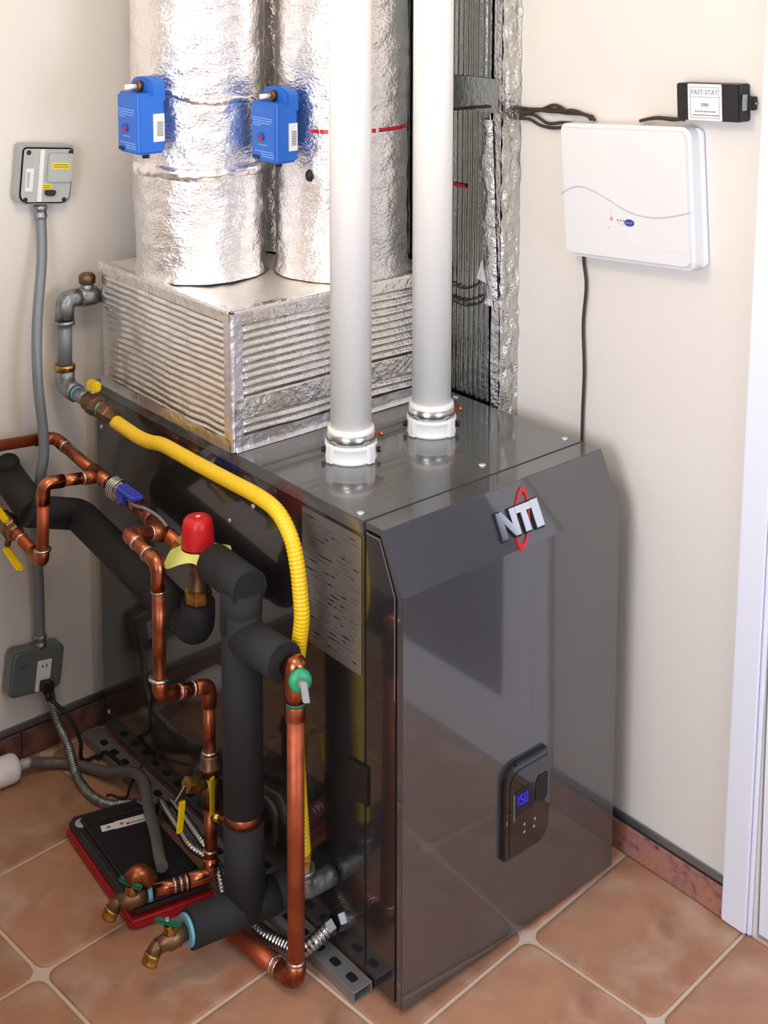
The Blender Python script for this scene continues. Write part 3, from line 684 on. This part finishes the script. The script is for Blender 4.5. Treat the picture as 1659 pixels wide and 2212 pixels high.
for k in range(10): g.prism([(-.050, -.024 + .0035 * k), (-.042, -.024 + .0035 * k), (-.042, -.0225 + .0035 * k), (-.050, -.0225 + .0035 * k)], bf, .0428, .0430)
obj('barcode', g, 'grey_print', ls)
for a, b, c, d, e0 in ((.006, .018, .050, .033, .0502), (-.012, -.030, .012, -.016, .0424)):
    s_ = obj('yellow_sticker', G().prism([(a, b), (c, b), (c, d), (a, d)], bf, e0, e0 + .0006), 'yellow_label', sb)
    g = G()
    for k in (.32, .66): z = b + (d - b) * k; g.prism([(a + .003, z - .0008), (c - .003, z - .0008), (c - .003, z + .0008), (a + .003, z + .0008)], bf, e0 + .0007, e0 + .0009)
    obj('fine_print', g, 'bronze', s_)
obj('toggle', G().prism(rrect(-.004, .020, -.044, -.031, (.003, .003, .006, .006), 3), bf, .0422, .052), 'case_black', sb, bevel=.001)
for a, b in ((-.049, .054), (.054, .056), (-.049, -.054), (.046, -.054)):
    o_, u_, v_, n_ = bf; c = o_ + u_ * a + v_ * b
    obj('corner_screw', G().cyl(c + n_ * .0395, c + n_ * .0425, .0058, n=12), 'case_black', sb)

ob = thing('outlet_box', (-.155, YB, .165), 'grey metal outlet box with a white socket low on the back wall', 'outlet')
q = R(8); of = (Vector((-.160, YB - .0005, .226)), Vector((math.cos(q), 0, -math.sin(q))), Vector((math.sin(q), 0, math.cos(q))), Vector((0, -1, 0)))
obj('housing', G().prism(rrect(-.066, .066, -.053, .056, (.016,) * 4, 5), of, 0, .048), 'grey_box', ob, bevel=.008, seg=3)
so = obj('socket', G().prism([(-.004, -.046), (.032, -.046), (.032, .028), (-.004, .028)], of, .0482, .0505), 'white_label', ob, bevel=.001)
g = G()
for a in (.008, .018): g.prism([(a, .010), (a + .003, .010), (a + .003, .018), (a, .018)], of, .0506, .0509)
obj('slots', g, 'dark_print', so)
obj('plaster_ear', G().prism([(-.050, .018), (-.030, .018), (-.030, .026), (-.050, .026)], of, .0482, .0495), 'galv', ob)
pg = thing('plug_cord', (-.137, 1.10, .175), 'black plug and cord hanging from the white socket of the outlet box', 'cord')
o_, u_, v_, n_ = of; c = o_ + u_ * .018 + v_ * -.030
obj('plug', G().obox(c + n_ * .064, u_ * .013, v_ * .012, n_ * .0132).tube([c + n_ * .066 + v_ * -.008, c + n_ * .075 + v_ * -.03 + u_ * .006], .0085), 'wire_black', pg, bevel=.002)
cs = c + n_ * .075 + v_ * -.028 + u_ * .006
obj('cable', G().tube(spline([cs, (-.125, 1.075, .142), (-.105, 1.058, .102), (-.092, 1.05, .058), (-.092, 1.05, .020), (-.080, 1.048, .007), (-.055, 1.048, .008), (-.055, 1.035, .010), (-.044, 1.02, .0275), (-.040, .98, .0280), (-.036, .93, .0280)], 8), .0045, 0, 10), 'wire_black', pg)
cn = thing('conduit', (-.14, 1.13, .285), 'grey conduit curving down from the switch box to the outlet box', 'conduit')
obj('tube', G().tube(spline([(-.107, 1.148, 1.335), (-.107, 1.145, 1.304), (-.120, 1.12, 1.214), (-.150, 1.09, 1.074), (-.164, 1.066, .954), (-.158, 1.057, .803), (-.167, 1.06, .728), (-.163, 1.10, .636), (-.158, 1.118, .572), (-.146, 1.132, .449), (-.143, 1.14, .284)], 9), .0118, 0, 14), 'conduit', cn)
for z, x, y in ((1.318, -.107, 1.1465), (.292, -.143, 1.14)):
    obj('connector', G().lathe((x, y, z - .016), (0, 0, 1), [(0, .0135), (.004, .0155), (.010, .0155), (.012, .0138), (.020, .0138), (.022, .0155), (.030, .0155), (.032, .0135)], 16), 'galv', cn)

# flexible metal conduit from the outlet box across the floor
def corr(pitch, lo): return lambda d: lo + (1 - lo) * (.5 + .5 * math.cos(2 * math.pi * d / pitch))
fx = thing('flexible_conduit', (-.12, 1.12, .02), 'silver flexible metal conduit curling from the outlet box to the floor', 'conduit')
obj('hose', G().tube(spline([(-.125, 1.138, .172), (-.122, 1.132, .13), (-.116, 1.118, .085), (-.112, 1.075, .046), (-.126, 1.01, .0145), (-.134, .955, .0115), (-.133, .905, .0115), (-.118, .862, .0115), (-.085, .840, .0115), (-.060, .80, .0125), (-.060, .74, .0125)], 9), .0108, 0, 12, .0016, corr(.0064, .86)), 'galv', fx)
obj('cable_tie', G().tube(spline([(-.119, .878, .024), (-.110, .872, .026), (-.104, .862, .024), (-.10, .852, .0255), (-.085, .845, .0245), (-.06, .87, .03), (-.02, .89, .05)], 6), .003, 0, 8), 'wire_black', fx)

# ================================================================== gas line
gs = thing('gas_pipe', (-.07, 1.095, .9), 'galvanised gas pipe with elbows beside the foil plenum on the back wall', 'pipe')
obj('pipe', G().tube([(.05, 1.105, 1.105), (-.05, 1.105, 1.114)], .0165), 'galv', gs)
obj('tee', G().lathe((-.037, 1.105, 1.113), (1, 0, 0), [(0, .0215), (.006, .0235), (.036, .0235), (.042, .0215)], 20).cyl((-.016, 1.105, 1.113), (-.016, 1.105, 1.148), .015, n=18), 'galv', gs)
obj('pipe_cap', G().lathe((-.016, 1.105, 1.143), (0, 0, 1), [(0, .0175), (.003, .0195), (.018, .0195), (.024, .014)], 18), 'bronze', gs)
obj('elbow', G().tube([(-.036, 1.105, 1.113), (-.072, 1.105, 1.116), (-.075, 1.105, 1.070)], .0215, .030, 18), 'galv', gs)
obj('elbow_rim', G().lathe((-.075, 1.105, 1.066), (0, 0, -1), [(0, .0235), (.010, .0235)], 18), 'galv', gs)
obj('pipe', G().cyl((-.075, 1.105, 1.062), (-.078, 1.105, .955), .0165), 'conduit', gs)
obj('elbow_rim', G().lathe((-.078, 1.105, .962), (0, 0, -1), [(0, .0225), (.004, .0240), (.014, .0240)], 18), 'brass', gs)
obj('elbow', G().tube([(-.078, 1.105, .952), (-.077, 1.105, .907), (-.076, 1.055, .905)], .0215, .032, 18), 'galv', gs)
obj('nipple', G().cyl((-.076, 1.056, .905), (-.076, 1.0, .903), .0165), 'galv', gs)
obj('sealing_tape', G().cyl((-.076, 1.052, .905), (-.076, 1.045, .905), .0172), 'teal_tape', gs)
gv = thing('gas_valve', (-.075, .96, .90), 'bronze gas valve with a short yellow handle on the gas line', 'valve')
obj('body', G().lathe((-.0757, 1.004, .903), (0, -1, -.055), [(0, .019), (.004, .0215), (.018, .0215), (.024, .024), (.048, .024), (.054, .0215), (.064, .0205)], 8, smooth=False), 'bronze', gv)
obj('tape_band', G().lathe((-.0755, .940, .8995), (0, -1, -.055), [(0, .0175), (.010, .0175)], 18), 'teal_tape', gv)
obj('hose_nut', G().lathe((-.075, .930, .899), (0, -1, -.06), [(0, .0215), (.030, .0215), (.034, .018), (.058, .0165)], 6, smooth=False), 'bronze', gv)
hh = obj('handle', G().obox((-.075, .972, .944), (.010, 0, 0), (0, .020, -.001), (0, 0, .0115)), 'yellow_handle', gv, bevel=.004)
obj('stem', G().cyl((-.075, .975, .92), (-.075, .975, .935), .006), 'steel', gv)
yh = thing('gas_hose', (-.07, .54, .88), 'yellow corrugated gas hose arching along the furnace side', 'hose')
yp = spline([(-.075, .876, .889), (-.073, .83, .884), (-.071, .780, .880), (-.070, .735, .883), (-.070, .686, .892), (-.070, .62, .893), (-.070, .543, .893), (-.070, .426, .895), (-.070, .332, .896), (-.070, .272, .886), (-.070, .232, .852), (-.070, .213, .806), (-.070, .203, .749), (-.070, .2, .704), (-.070, .213, .630), (-.070, .219, .560), (-.070, .217, .425), (-.070, .200, .245)], 9)
obj('hose', G().tube(yp, .0152, 0, 14, .0018, corr(.0075, .90)), 'yellow_jacket', yh)
obj('hose_end', G().lathe((-.070, .200, .247), (0, 0, -1), [(0, .0175), (.012, .0175), (.016, .015), (.03, .015)], 6, smooth=False), 'brass', yh)
ge = thing('gas_inlet_elbow', (-.05, .19, .18), 'steel elbow at the bottom of the yellow hose leading into the furnace side', 'elbow')
obj('elbow', G().tube([(-.070, .200, .217), (-.070, .200, .170), (-.030, .200, .168), (-.0005, .200, .168)], .0195, .03, 16), 'galv', ge)
obj('rim', G().lathe((-.070, .200, .216), (0, 0, -1), [(0, .0225), (.012, .0225)], 16), 'galv', ge)

# ================================================================== water piping along the furnace side
rc = .0130
def solder(t, p, ax, r): obj('solder_ring', G().lathe(Vector(p) - Vector(ax).normalized() * .0035, ax, [(0, r), (.0025, r + .0018), (.0045, r + .0018), (.007, r)], 18), 'solder', t)
cm = thing('cold_water_pipe', (-.111, .85, .77), 'copper pipe bending off the back wall toward the red capped mixing valve', 'pipe')
obj('pipe', G().tube([(-.60, 1.10, .842), (-.155, 1.10, .801)], rc), 'copper_old', cm)
obj('elbow', G().tube([(-.158, 1.10, .801), (-.111, 1.10, .795), (-.111, 1.048, .789)], rc + .0016, .030), 'copper', cm)
obj('pipe', G().cyl((-.111, 1.05, .789), (-.111, .915, .773), rc), 'copper', cm)
obj('tee', G().cyl((-.111, .920, .774), (-.111, .850, .768), rc + .0022).cyl((-.113, .886, .771), (-.150, .886, .776), rc + .0018), 'copper', cm)
solder(cm, (-.111, 1.046, .7885), (0, -1, -.1), rc); solder(cm, (-.111, .852, .768), (0, -1, -.1), rc); solder(cm, (-.150, .886, .776), (-1, 0, 0), rc)
obj('pipe', G().cyl((-.111, .852, .768), (-.111, .815, .766), rc), 'copper_bright', cm)
bv = thing('blue_ball_valve', (-.111, .76, .765), 'ball valve with a blue lever between the two copper tees', 'valve')
obj('body', G().lathe((-.111, .825, .767), (0, -1, -.06), [(0, .016), (.006, .020), (.020, .020), (.026, .0235), (.05, .0235), (.056, .018)], 8, smooth=False), 'steel', bv)
obj('spring', G().tube([Vector((-.111, .818, .767)) + Vector((.0235 * math.cos(a), -.030 * a / 25, .0235 * math.sin(a))) for a in np.linspace(0, 25, 90).tolist()], .0022, 0, 6), 'steel', bv)
obj('lever', G().obox((-.121, .735, .785), (.016, 0, -.002), (0, .036, .002), (0, .0, .0075)), 'blue_handle', bv, bevel=.006, seg=3)
obj('lever_tip', G().obox((-.128, .758, .770), (.006, 0, 0), (0, .018, 0), (0, 0, .014)), 'blue_handle', bv, bevel=.004)
obj('outlet', G().lathe((-.111, .770, .764), (0, -1, -.1), [(0, .016), (.05, .0165), (.056, .0155)], 18), 'copper_bright', bv)
obj('sensor_wire', G().tube(spline([(-.125, .735, .772), (-.130, .70, .772), (-.128, .66, .778), (-.118, .625, .770), (-.112, .60, .755)], 7), .0035, 0, 8), 'conduit', bv)
c2 = thing('tee_pipe', (-.111, .62, .735), 'copper tee and elbow feeding the red capped mixing valve', 'pipe')
obj('pipe', G().cyl((-.111, .715, .758), (-.111, .655, .743), rc + .0004), 'copper', c2)
obj('tee', G().cyl((-.111, .668, .745), (-.111, .552, .732), rc + .0024).cyl((-.113, .600, .738), (-.148, .600, .752), rc + .002), 'copper', c2)
solder(c2, (-.111, .668, .7452), (0, -1, -.12), rc + .0006); solder(c2, (-.111, .553, .732), (0, -1, -.12), rc + .001); solder(c2, (-.148, .600, .752), (-1, 0, .25), rc + .0004)
obj('elbow', G().tube([(-.149, .600, .752), (-.206, .600, .770), (-.207, .553, .766)], rc + .001, .032), 'copper', c2)
solder(c2, (-.207, .556, .766), (0, -1, -.1), rc + .0004)
obj('pipe', G().cyl((-.207, .556, .766), (-.208, .512, .760), rc), 'copper', c2)
dp = thing('drop_pipe', (-.208, .476, .48), 'copper pipe dropping in front of the furnace side then stepping right', 'pipe')
obj('elbow', G().tube([(-.208, .513, .760), (-.208, .473, .756), (-.208, .473, .700)], rc + .0018, .034), 'copper_bright', dp)
solder(dp, (-.208, .512, .760), (0, -1, -.1), rc + .001); solder(dp, (-.208, .473, .700), (0, 0, -1), rc + .0004)
obj('pipe', G().cyl((-.208, .473, .702), (-.208, .476, .520), rc), 'copper', dp)
obj('flange_ring', G().lathe((-.208, .476, .524), (0, 0, -1), [(0, .014), (.001, .0215), (.004, .0215), (.005, .014)], 22), 'steel', dp)
obj('elbow', G().tube([(-.208, .476, .519), (-.208, .476, .487), (-.170, .476, .478)], rc + .0018, .030), 'copper', dp)
obj('pipe', G().cyl((-.172, .476, .4785), (-.128, .476, .469), rc + .0015), 'copper_bright', dp)
solder(dp, (-.163, .476, .476), (1, 0, -.2), rc + .001); solder(dp, (-.134, .476, .470), (1, 0, -.2), rc + .0015)
obj('elbow', G().tube([(-.130, .476, .4695), (-.097, .476, .463), (-.097, .476, .420)], rc + .0025, .030), 'copper', dp)
solder(dp, (-.097, .476, .421), (0, 0, -1), rc)
obj('pipe', G().cyl((-.097, .476, .421), (-.097, .476, .318), rc - .001), 'copper', dp)
solder(dp, (-.097, .476, .322), (0, 0, -1), rc + .002)
uv = thing('service_valve', (-.097, .476, .25), 'bronze service valve with two yellow levers on the drop pipe', 'valve')
obj('union_nut', G().lathe((-.097, .476, .318), (0, 0, -1), [(0, .016), (.004, .019), (.022, .019), (.024, .0235), (.030, .0235), (.032, .017), (.05, .017)], 18), 'bronze', uv)
obj('body', G().cyl((-.097, .476, .272), (-.097, .476, .205), .0185).cyl((-.097, .476, .255), (-.145, .476, .272), .0135, n=12), 'bronze', uv)
obj('side_nut', G().lathe((-.128, .476, .266), (-1, 0, .35), [(0, .0165), (.026, .0165)], 6, smooth=False), 'brass', uv)
obj('lever', G().obox((-.112, .446, .248), (.0075, .003, 0), (.0, .003, .0), (.0015, .003, -.043)), 'yellow_handle', uv, bevel=.0025)
lv = obj('lever_arm', G().obox((-.166, .470, .262), (.011, 0, .012), (0, .002, 0), (.005, 0, -.005)), 'steel', uv)
obj('lever', G().obox((-.172, .466, .220), (.0075, 0, 0), (0, .003, 0), (-.004, 0, -.032)), 'yellow_handle', uv, bevel=.0025)
obj('lever_bolt', G().cyl((-.112, .446, .206), (-.095, .436, .196), .010, n=6).cyl((-.095, .436, .196), (-.080, .428, .192), .012, n=12), 'brass', uv)
lp_ = thing('drain_pipe', (-.10, .47, .05), 'copper pipe running left along the floor to the upper green handled hose tap', 'pipe')
obj('pipe', G().cyl((-.098, .476, .204), (-.101, .472, .095), rc), 'copper', lp_)
solder(lp_, (-.1005, .473, .112), (0, 0, -1), rc)
obj('elbow', G().tube([(-.101, .472, .098), (-.104, .468, .064), (-.150, .478, .066)], rc + .002, .03), 'copper_bright', lp_)
obj('pipe', G().cyl((-.148, .4775, .066), (-.218, .499, .066), rc), 'copper_bright', lp_)
for k in (.155, .166, .178): solder(lp_, (-k, .478 + (k - .153) * .32, .066), (-1, .3, 0), rc + .0005)

def hose_tap(base, ax, up, label, col='green_handle', dome=False):
    b = Vector(base); a = Vector(ax).normalized(); u = Vector(up).normalized(); s_ = a.cross(u).normalized()
    t = thing('hose_tap', base, label, 'tap', 'brass hose taps low on the piping')
    obj('body', G().lathe(b, a, [(0, .0165), (.010, .0165), (.014, .0195), (.036, .0195), (.042, .015), (.058, .015)], 14), 'bronze', t)
    obj('spout', G().tube([b + a * .050, b + a * .064, b + a * .070 - u * .014], .0125, .010, 14), 'bronze', t)
    obj('hose_thread', G().lathe(b + a * .068 - u * .008, -u + a * .7, [(0, .0125), (.003, .0155), (.006, .014), (.009, .0155), (.012, .014), (.015, .0155), (.020, .0155)], 16), 'brass', t)
    obj('bonnet', G().lathe(b + a * .026, u, [(0, .014), (.020, .014), (.026, .011), (.034, .009)], 8, smooth=False), 'brass', t)
    h = obj('handle', G().obox(b + a * .026 + u * .038, (a * .6 + s_ * .8) * .026, (a * .8 - s_ * .6) * .007, u * .004), col, t, bevel=.003)
    obj('handle_screw', G().cyl(b + a * .026 + u * .040, b + a * .026 + u * .046, .0045, n=10), 'steel', h)
    return t
t1 = hose_tap((-.232, .503, .066), (-1, .22, 0), (-.2, -.1, 1), 'brass hose tap with dark green handle over the red edge of the case')
obj('elbow', G().tube([(-.222, .500, .090), (-.245, .507, .118), (-.262, .512, .102)], .0165, .02, 14), 'copper', t1)
obj('tape_band', G().cyl((-.2305, .5025, .066), (-.222, .4995, .066), .0175), 'teal_tape', t1)

# mixing valve with red cap
mv = thing('mixing_valve', (-.111, .485, .65), 'bronze mixing valve with a red cap and a yellow paper tag', 'valve')
obj('body', G().lathe((-.111, .486, .762), (0, 0, -1), [(0, .021), (.006, .024), (.026, .024), (.032, .021), (.050, .0175), (.070, .0165), (.090, .021), (.098, .023)], 22), 'bronze', mv)
obj('inlet', G().lathe((-.111, .490, .733), (0, 1, .02), [(0, .020), (.028, .020), (.030, .024), (.056, .024), (.062, .017)], 8, smooth=False), 'brass', mv)
obj('outlet', G().lathe((-.111, .482, .740), (0, -1, .05), [(0, .019), (.024, .019), (.026, .021), (.045, .021)], 16), 'brass', mv)
obj('red_cap', G().lathe((-.111, .485, .757), (0, 0, 1), [(0, .0325), (.004, .0325), (.040, .0305), (.052, .0285), (.058, .024), (.060, .015)], 32), 'red_cap', mv)
obj('cap_mark', G().box((-.115, .481, .8168), (-.107, .486, .8182)), 'white_label', mv)
obj('union_nut', G().lathe((-.111, .487, .668), (0, 0, -1), [(0, .023), (.003, .0275), (.026, .0275), (.030, .025)], 8, smooth=False), 'brass', mv)
def tag_fn(a, b):
    q = 2 * math.pi * a; r = .033 + b * (.016 + .018 * max(0, math.cos(q - 2.3)) + .016 * max(0, math.cos(q + .75)))
    return (-.111 + r * math.cos(q), .485 + r * math.sin(q), .754 - b * (.016 + .010 * math.sin(3 * q) + .010 * max(0, math.cos(q - 2.5))))
obj('paper_tag', G().patch(tag_fn, 40, 6, True), 'yellow_tag', mv)
# insulated hot pipe from wall to the bottom of the mixing valve
ip = thing('insulated_pipe', (-.15, .95, .65), 'thick black foam insulated pipe from the back wall to under the mixing valve', 'pipe')
obj('foam_sleeve', G().tube([(-.211, 1.150, .722), (-.210, 1.003, .676)], .036, .0, 20), 'foam', ip)
obj('foam_sleeve', G().tube([(-.228, 1.004, .684), (-.106, 1.000, .642), (-.106, .96, .636)], .0355, .03, 20), 'foam', ip)
obj('foam_sleeve', G().tube([(-.106, .985, .640), (-.108, .547, .580)], .0365, 0, 20), 'foam', ip)
obj('foam_sleeve', G().tube([(-.110, .562, .582), (-.111, .490, .574), (-.111, .488, .640)], .0335, .04, 20), 'foam', ip)
obj('foam_cap', G().ball((-.213, 1.128, .752), .026, .026, .022), 'foam', ip)
obj('elbow_joint', G().cyl((-.212, 1.150, .70), (-.255, 1.150, .712), .018), 'bronze', ip)
# insulated pipe from mixing valve down to the floor
iv = thing('insulated_riser', (-.12, .322, .05), 'thick black foam insulated pipe standing upright in front of the furnace side', 'pipe')
obj('foam_sleeve', G().tube([(-.111, .430, .742), (-.118, .296, .742)], .0375, 0, 22), 'foam', iv)
obj('foam_sleeve', G().tube([(-.119, .322, .735), (-.120, .325, .655)], .0395, 0, 22), 'foam', iv)
obj('foam_sleeve', G().tube([(-.120, .322, .690), (-.120, .322, .290)], .0385, 0, 22), 'foam', iv)
obj('bare_copper', G().cyl((-.120, .322, .291), (-.120, .322, .262), .0345), 'copper', iv)
obj('foam_sleeve', G().tube([(-.120, .322, .268), (-.121, .320, .085)], .0395, 0, 22), 'foam', iv)
obj('foam_sleeve', G().tube([(-.120, .330, .644), (-.120, .185, .648)], .0375, 0, 22), 'foam', iv)
obj('foam_end', G().cyl((-.120, .1849, .648), (-.120, .183, .648), .033), 'foam_end', iv)
obj('foam_end', G().cyl((-.118, .2959, .742), (-.118, .294, .742), .033), 'foam_end', iv)
obj('foam_sleeve', G().tube([(-.060, .312, .090), (-.122, .320, .092), (-.238, .334, .096)], .0365, .02, 22), 'foam', iv)
obj('foam_sleeve', G().tube([(-.0015, .310, .090), (-.061, .312, .090)], .034, 0, 20), 'foam', iv)
hose_tap((-.246, .3345, .096), (-1, .06, -.05), (-.25, 0, 1), 'brass hose tap with dark green handle at the end of the black foam pipe')
tb = thing('tape_ring', (-.242, .334, .096), 'pale blue tape ring at the end of the black foam near the floor', 'tape')
obj('ring', G().lathe((-.2385, .334, .096), (-1, .1, 0), [(0, .030), (.0065, .030)], 22), 'teal_tape', tb)
# tall bare copper pipe in front
cp2 = thing('copper_riser', (-.11, .165, .05), 'tall bare copper pipe standing at the front, topped by a green capped drain', 'pipe')
obj('tee', G().lathe((-.112, .163, .582), (0, 0, 1), [(0, .0185), (.012, .0195), (.02, .021), (.06, .0225), (.074, .021), (.083, .014), (.086, .004)], 22).cyl((-.113, .183, .640), (-.112, .160, .640), .020), 'copper_bright', cp2)
obj('green_seal', G().cyl((-.112, .163, .575), (-.112, .163, .582), .0182), 'green_handle', cp2)
obj('collar', G().lathe((-.112, .163, .545), (0, 0, 1), [(0, .0168), (.003, .0182), (.028, .0182), (.03, .0172)], 22), 'copper', cp2)
solder(cp2, (-.112, .1635, .546), (0, 0, -1), .0162)
obj('pipe', G().cyl((-.112, .1635, .547), (-.110, .170, .062), .0160), 'copper_old', cp2)
solder(cp2, (-.110, .170, .066), (0, 0, -1), .016)
obj('elbow', G().tube([(-.110, .170, .064), (-.110, .171, .026), (-.115, .215, .0225)], .0185, .03, 16), 'copper', cp2)
obj('pipe', G().cyl((-.114, .210, .0225), (-.130, .350, .022), .0160), 'copper_old', cp2)
for k in (.207, .219, .230): solder(cp2, (-.1135 - (k - .207) * .11, k, .0225), (-.1, 1, 0), .0165)
dv = thing('drain_cock', (-.13, .12, .645), 'green round drain handle with a small grey lever on the copper tee', 'valve')
a = Vector((-.42, -.88, .18)).normalized(); c = Vector((-.118, .150, .640))
obj('stem', G().cyl(c, c + a * .030, .010), 'brass', dv)
obj('green_knob', G().lathe(c + a * .024, a, [(0, .017), (.002, .0205), (.010, .0205), (.014, .017), (.016, .008)], 24), 'green_bright', dv)
obj('nut', G().lathe(c + a * .039, a, [(0, .0085), (.007, .0085)], 6, smooth=False), 'steel', dv)
e = c + a * .047
obj('lever', G().obox(e + Vector((.004, -.003, -.016)), Vector((.757, -.653, 0)) * .0065, a * .0025, Vector((.10, -.08, -1)).normalized() * .020), 'grey_plastic', dv, bevel=.0015)

# upper left: branch with yellow handled valve
br = thing('branch_pipe', (-.245, .886, .62), 'copper pipe turning down then back to the wall left of the conduit', 'pipe')
obj('elbow', G().tube([(-.151, .886, .777), (-.200, .886, .784)], rc), 'copper_bright', br)
obj('elbow', G().tube([(-.198, .886, .7836), (-.243, .886, .790), (-.244, .886, .745)], rc + .0018, .032), 'copper_bright', br)
obj('pipe', G().cyl((-.244, .886, .747), (-.249, .886, .645), rc), 'copper_old', br)
obj('flange_ring', G().lathe((-.249, .886, .647), (0, 0, -1), [(0, .0135), (.001, .0185), (.004, .0185), (.005, .0135)], 20), 'steel', br)
obj('elbow', G().tube([(-.249, .886, .645), (-.250, .886, .618), (-.250, .930, .623)], rc + .0018, .03), 'copper', br)
obj('pipe', G().cyl((-.250, .928, .623), (-.250, 1.169, .658), rc), 'copper_old', br)
solder(br, (-.250, .985, .6315), (0, 1, .14), rc)
lv_ = thing('yellow_lever_valve', (-.252, 1.05, .64), 'bronze valve with long yellow levers at the left edge of the piping', 'valve')
obj('body', G().lathe((-.250, 1.010, .635), (0, 1, .14), [(0, .0165), (.006, .020), (.020, .020), (.024, .024), (.060, .024), (.064, .020), (.08, .020)], 8, smooth=False), 'bronze', lv_)
obj('lever', G().obox((-.262, 1.066, .668), (.008, 0, 0), (0, .034, .010), (0, -.001, .004)), 'yellow_handle', lv_, bevel=.003)
obj('stem', G().cyl((-.252, 1.04, .635), (-.262, 1.036, .602), .007), 'bronze', lv_)
obj('lever', G().obox((-.264, 1.002, .586), (.0095, 0, 0), (0, .040, .012), (0, -.001, .004)), 'yellow_handle', lv_, bevel=.004)

# ================================================================== low clutter on the floor
ca = thing('black_case', (-.175, .65, .001), 'black plastic case with a red base and white sticker on the floor', 'case')
pg_ = [(-.237, .842), (-.083, .800), (-.098, .462), (-.268, .500)]
zf_ = ((0, 0, 0), (1, 0, 0), (0, 1, 0), (0, 0, 1))
def shrink(P, k): cx = sum(p[0] for p in P) / 4; cy = sum(p[1] for p in P) / 4; return [(cx + (x - cx) * k, cy + (y - cy) * k) for x, y in P]
obj('red_base', G().prism(pg_, zf_, .001, .0240), 'red_plastic', ca, bevel=.006, seg=3)
obj('shell', G().prism(shrink(pg_, .965), zf_, .0242, .052), 'case_black_soft', ca, bevel=.009, seg=3)
obj('lid', G().prism(shrink(pg_, .80), zf_, .0522, .062), 'case_black', ca, bevel=.006, seg=3)
obj('round_cap', G().lathe((-.222, .792, .0522), (0, 0, 1), [(0, .015), (.003, .015), (.0045, .012)], 22), 'grey_plastic', ca)
ux = Vector((.100, -.030, 0)).normalized(); vy = Vector((-ux.y, ux.x, 0)); sfr = (Vector((-.160, .722, .0622)), ux, vy, Vector((0, 0, 1)))
sk_ = obj('white_sticker', G().prism([(-.048, -.010), (-.022, -.010), (-.022, -.012), (.050, -.012), (.050, .012), (-.018, .012), (-.018, .010), (-.048, .010)], sfr, 0, .0006), 'white_label', ca)
obj('red_mark', G().prism([(.004, -.008), (.012, -.008), (.012, -.002), (.004, -.002)], sfr, .0007, .0010), 'red_print', sk_)
g = G(); xx = .014
while xx < .046: g.prism([(xx, -.008), (xx + .003, -.008), (xx + .003, -.003), (xx, -.003)], sfr, .0007, .0010); xx += .0042
for a_ in (-.036, -.008): g.prism([(a_, -.004), (a_ + .007, -.004), (a_ + .007, .003), (a_, .003)], sfr, .0007, .0010)
obj('fine_print', g, 'grey_print', sk_)
g = G()
for k in range(5): g.obox((-.185 + .019 * k, .762 - .0055 * k, .0627), ux * .007, vy * .004, (0, 0, .0006))
obj('vent_slots', g, 'case_black_soft', ca)
wc = thing('white_pipe_end', (-.256, 1.09, .001), 'white plastic pipe end lying on the floor at the left edge', 'pipe')
obj('cap', G().lathe((-.330, 1.104, .0335), (1, -.08, 0), [(0, .031), (.004, .033), (.088, .033), (.098, .029), (.104, .018)], 26), 'pvc_collar', wc)
obj('barb', G().lathe((-.227, 1.096, .0335), (1, -.08, -.08), [(0, .013), (.008, .011), (.010, .013), (.018, .011), (.020, .0125), (.03, .010)], 14), 'grey_plastic', wc)
vt = thing('drain_tube', (-.12, .95, .012), 'grey vinyl drain tube from the white pipe end over the black case', 'tube')
obj('tube', G().tube(spline([(-.200, 1.093, .032), (-.165, 1.085, .020), (-.125, 1.062, .0130), (-.092, 1.01, .0130), (-.076, .95, .026), (-.064, .895, .050), (-.067, .83, .080), (-.084, .765, .096), (-.113, .70, .0905), (-.143, .62, .0885), (-.172, .555, .0885), (-.185, .520, .0885)], 8), .0125, 0, 12), 'tube_grey', vt)
fl2 = [('flexible_metal_hose', [(-.060, .745, .030), (-.076, .71, .080), (-.092, .65, .0925), (-.106, .57, .0925), (-.110, .530, .090), (-.088, .478, .070), (-.092, .440, .020)], 'corrugated silver hose crossing the black case, nearer the vinyl tube'),
       ('flexible_metal_hose', [(-.046, .73, .048), (-.058, .69, .080), (-.072, .62, .0925), (-.085, .54, .0925), (-.078, .505, .070), (-.060, .49, .03)], 'corrugated silver hose crossing the black case, nearer the furnace')]
for nm, p, lb_ in fl2:
    t = thing(nm, p[0], lb_, 'hose', 'silver hoses on the black case')
    obj('hose', G().tube(spline(p, 9), .0088, 0, 12, .0016, corr(.0068, .84)), 'steel', t)
fb = thing('floor_hose', (-.05, .28, .012), 'silver flexible hose curving on the floor into the furnace near the copper riser', 'hose')
obj('hose', G().tube(spline([(-.062, .420, .018), (-.078, .385, .017), (-.084, .350, .017), (-.082, .305, .017), (-.070, .262, .017), (-.060, .225, .024), (-.040, .205, .046), (-.004, .203, .062)], 9), .0155, 0, 14, .0016, corr(.0075, .88)), 'steel', fb)
obj('hose_nut', G().lathe((-.018, .203, .059), (1, 0, .2), [(0, .019), (.016, .019)], 6, smooth=False), 'steel', fb)
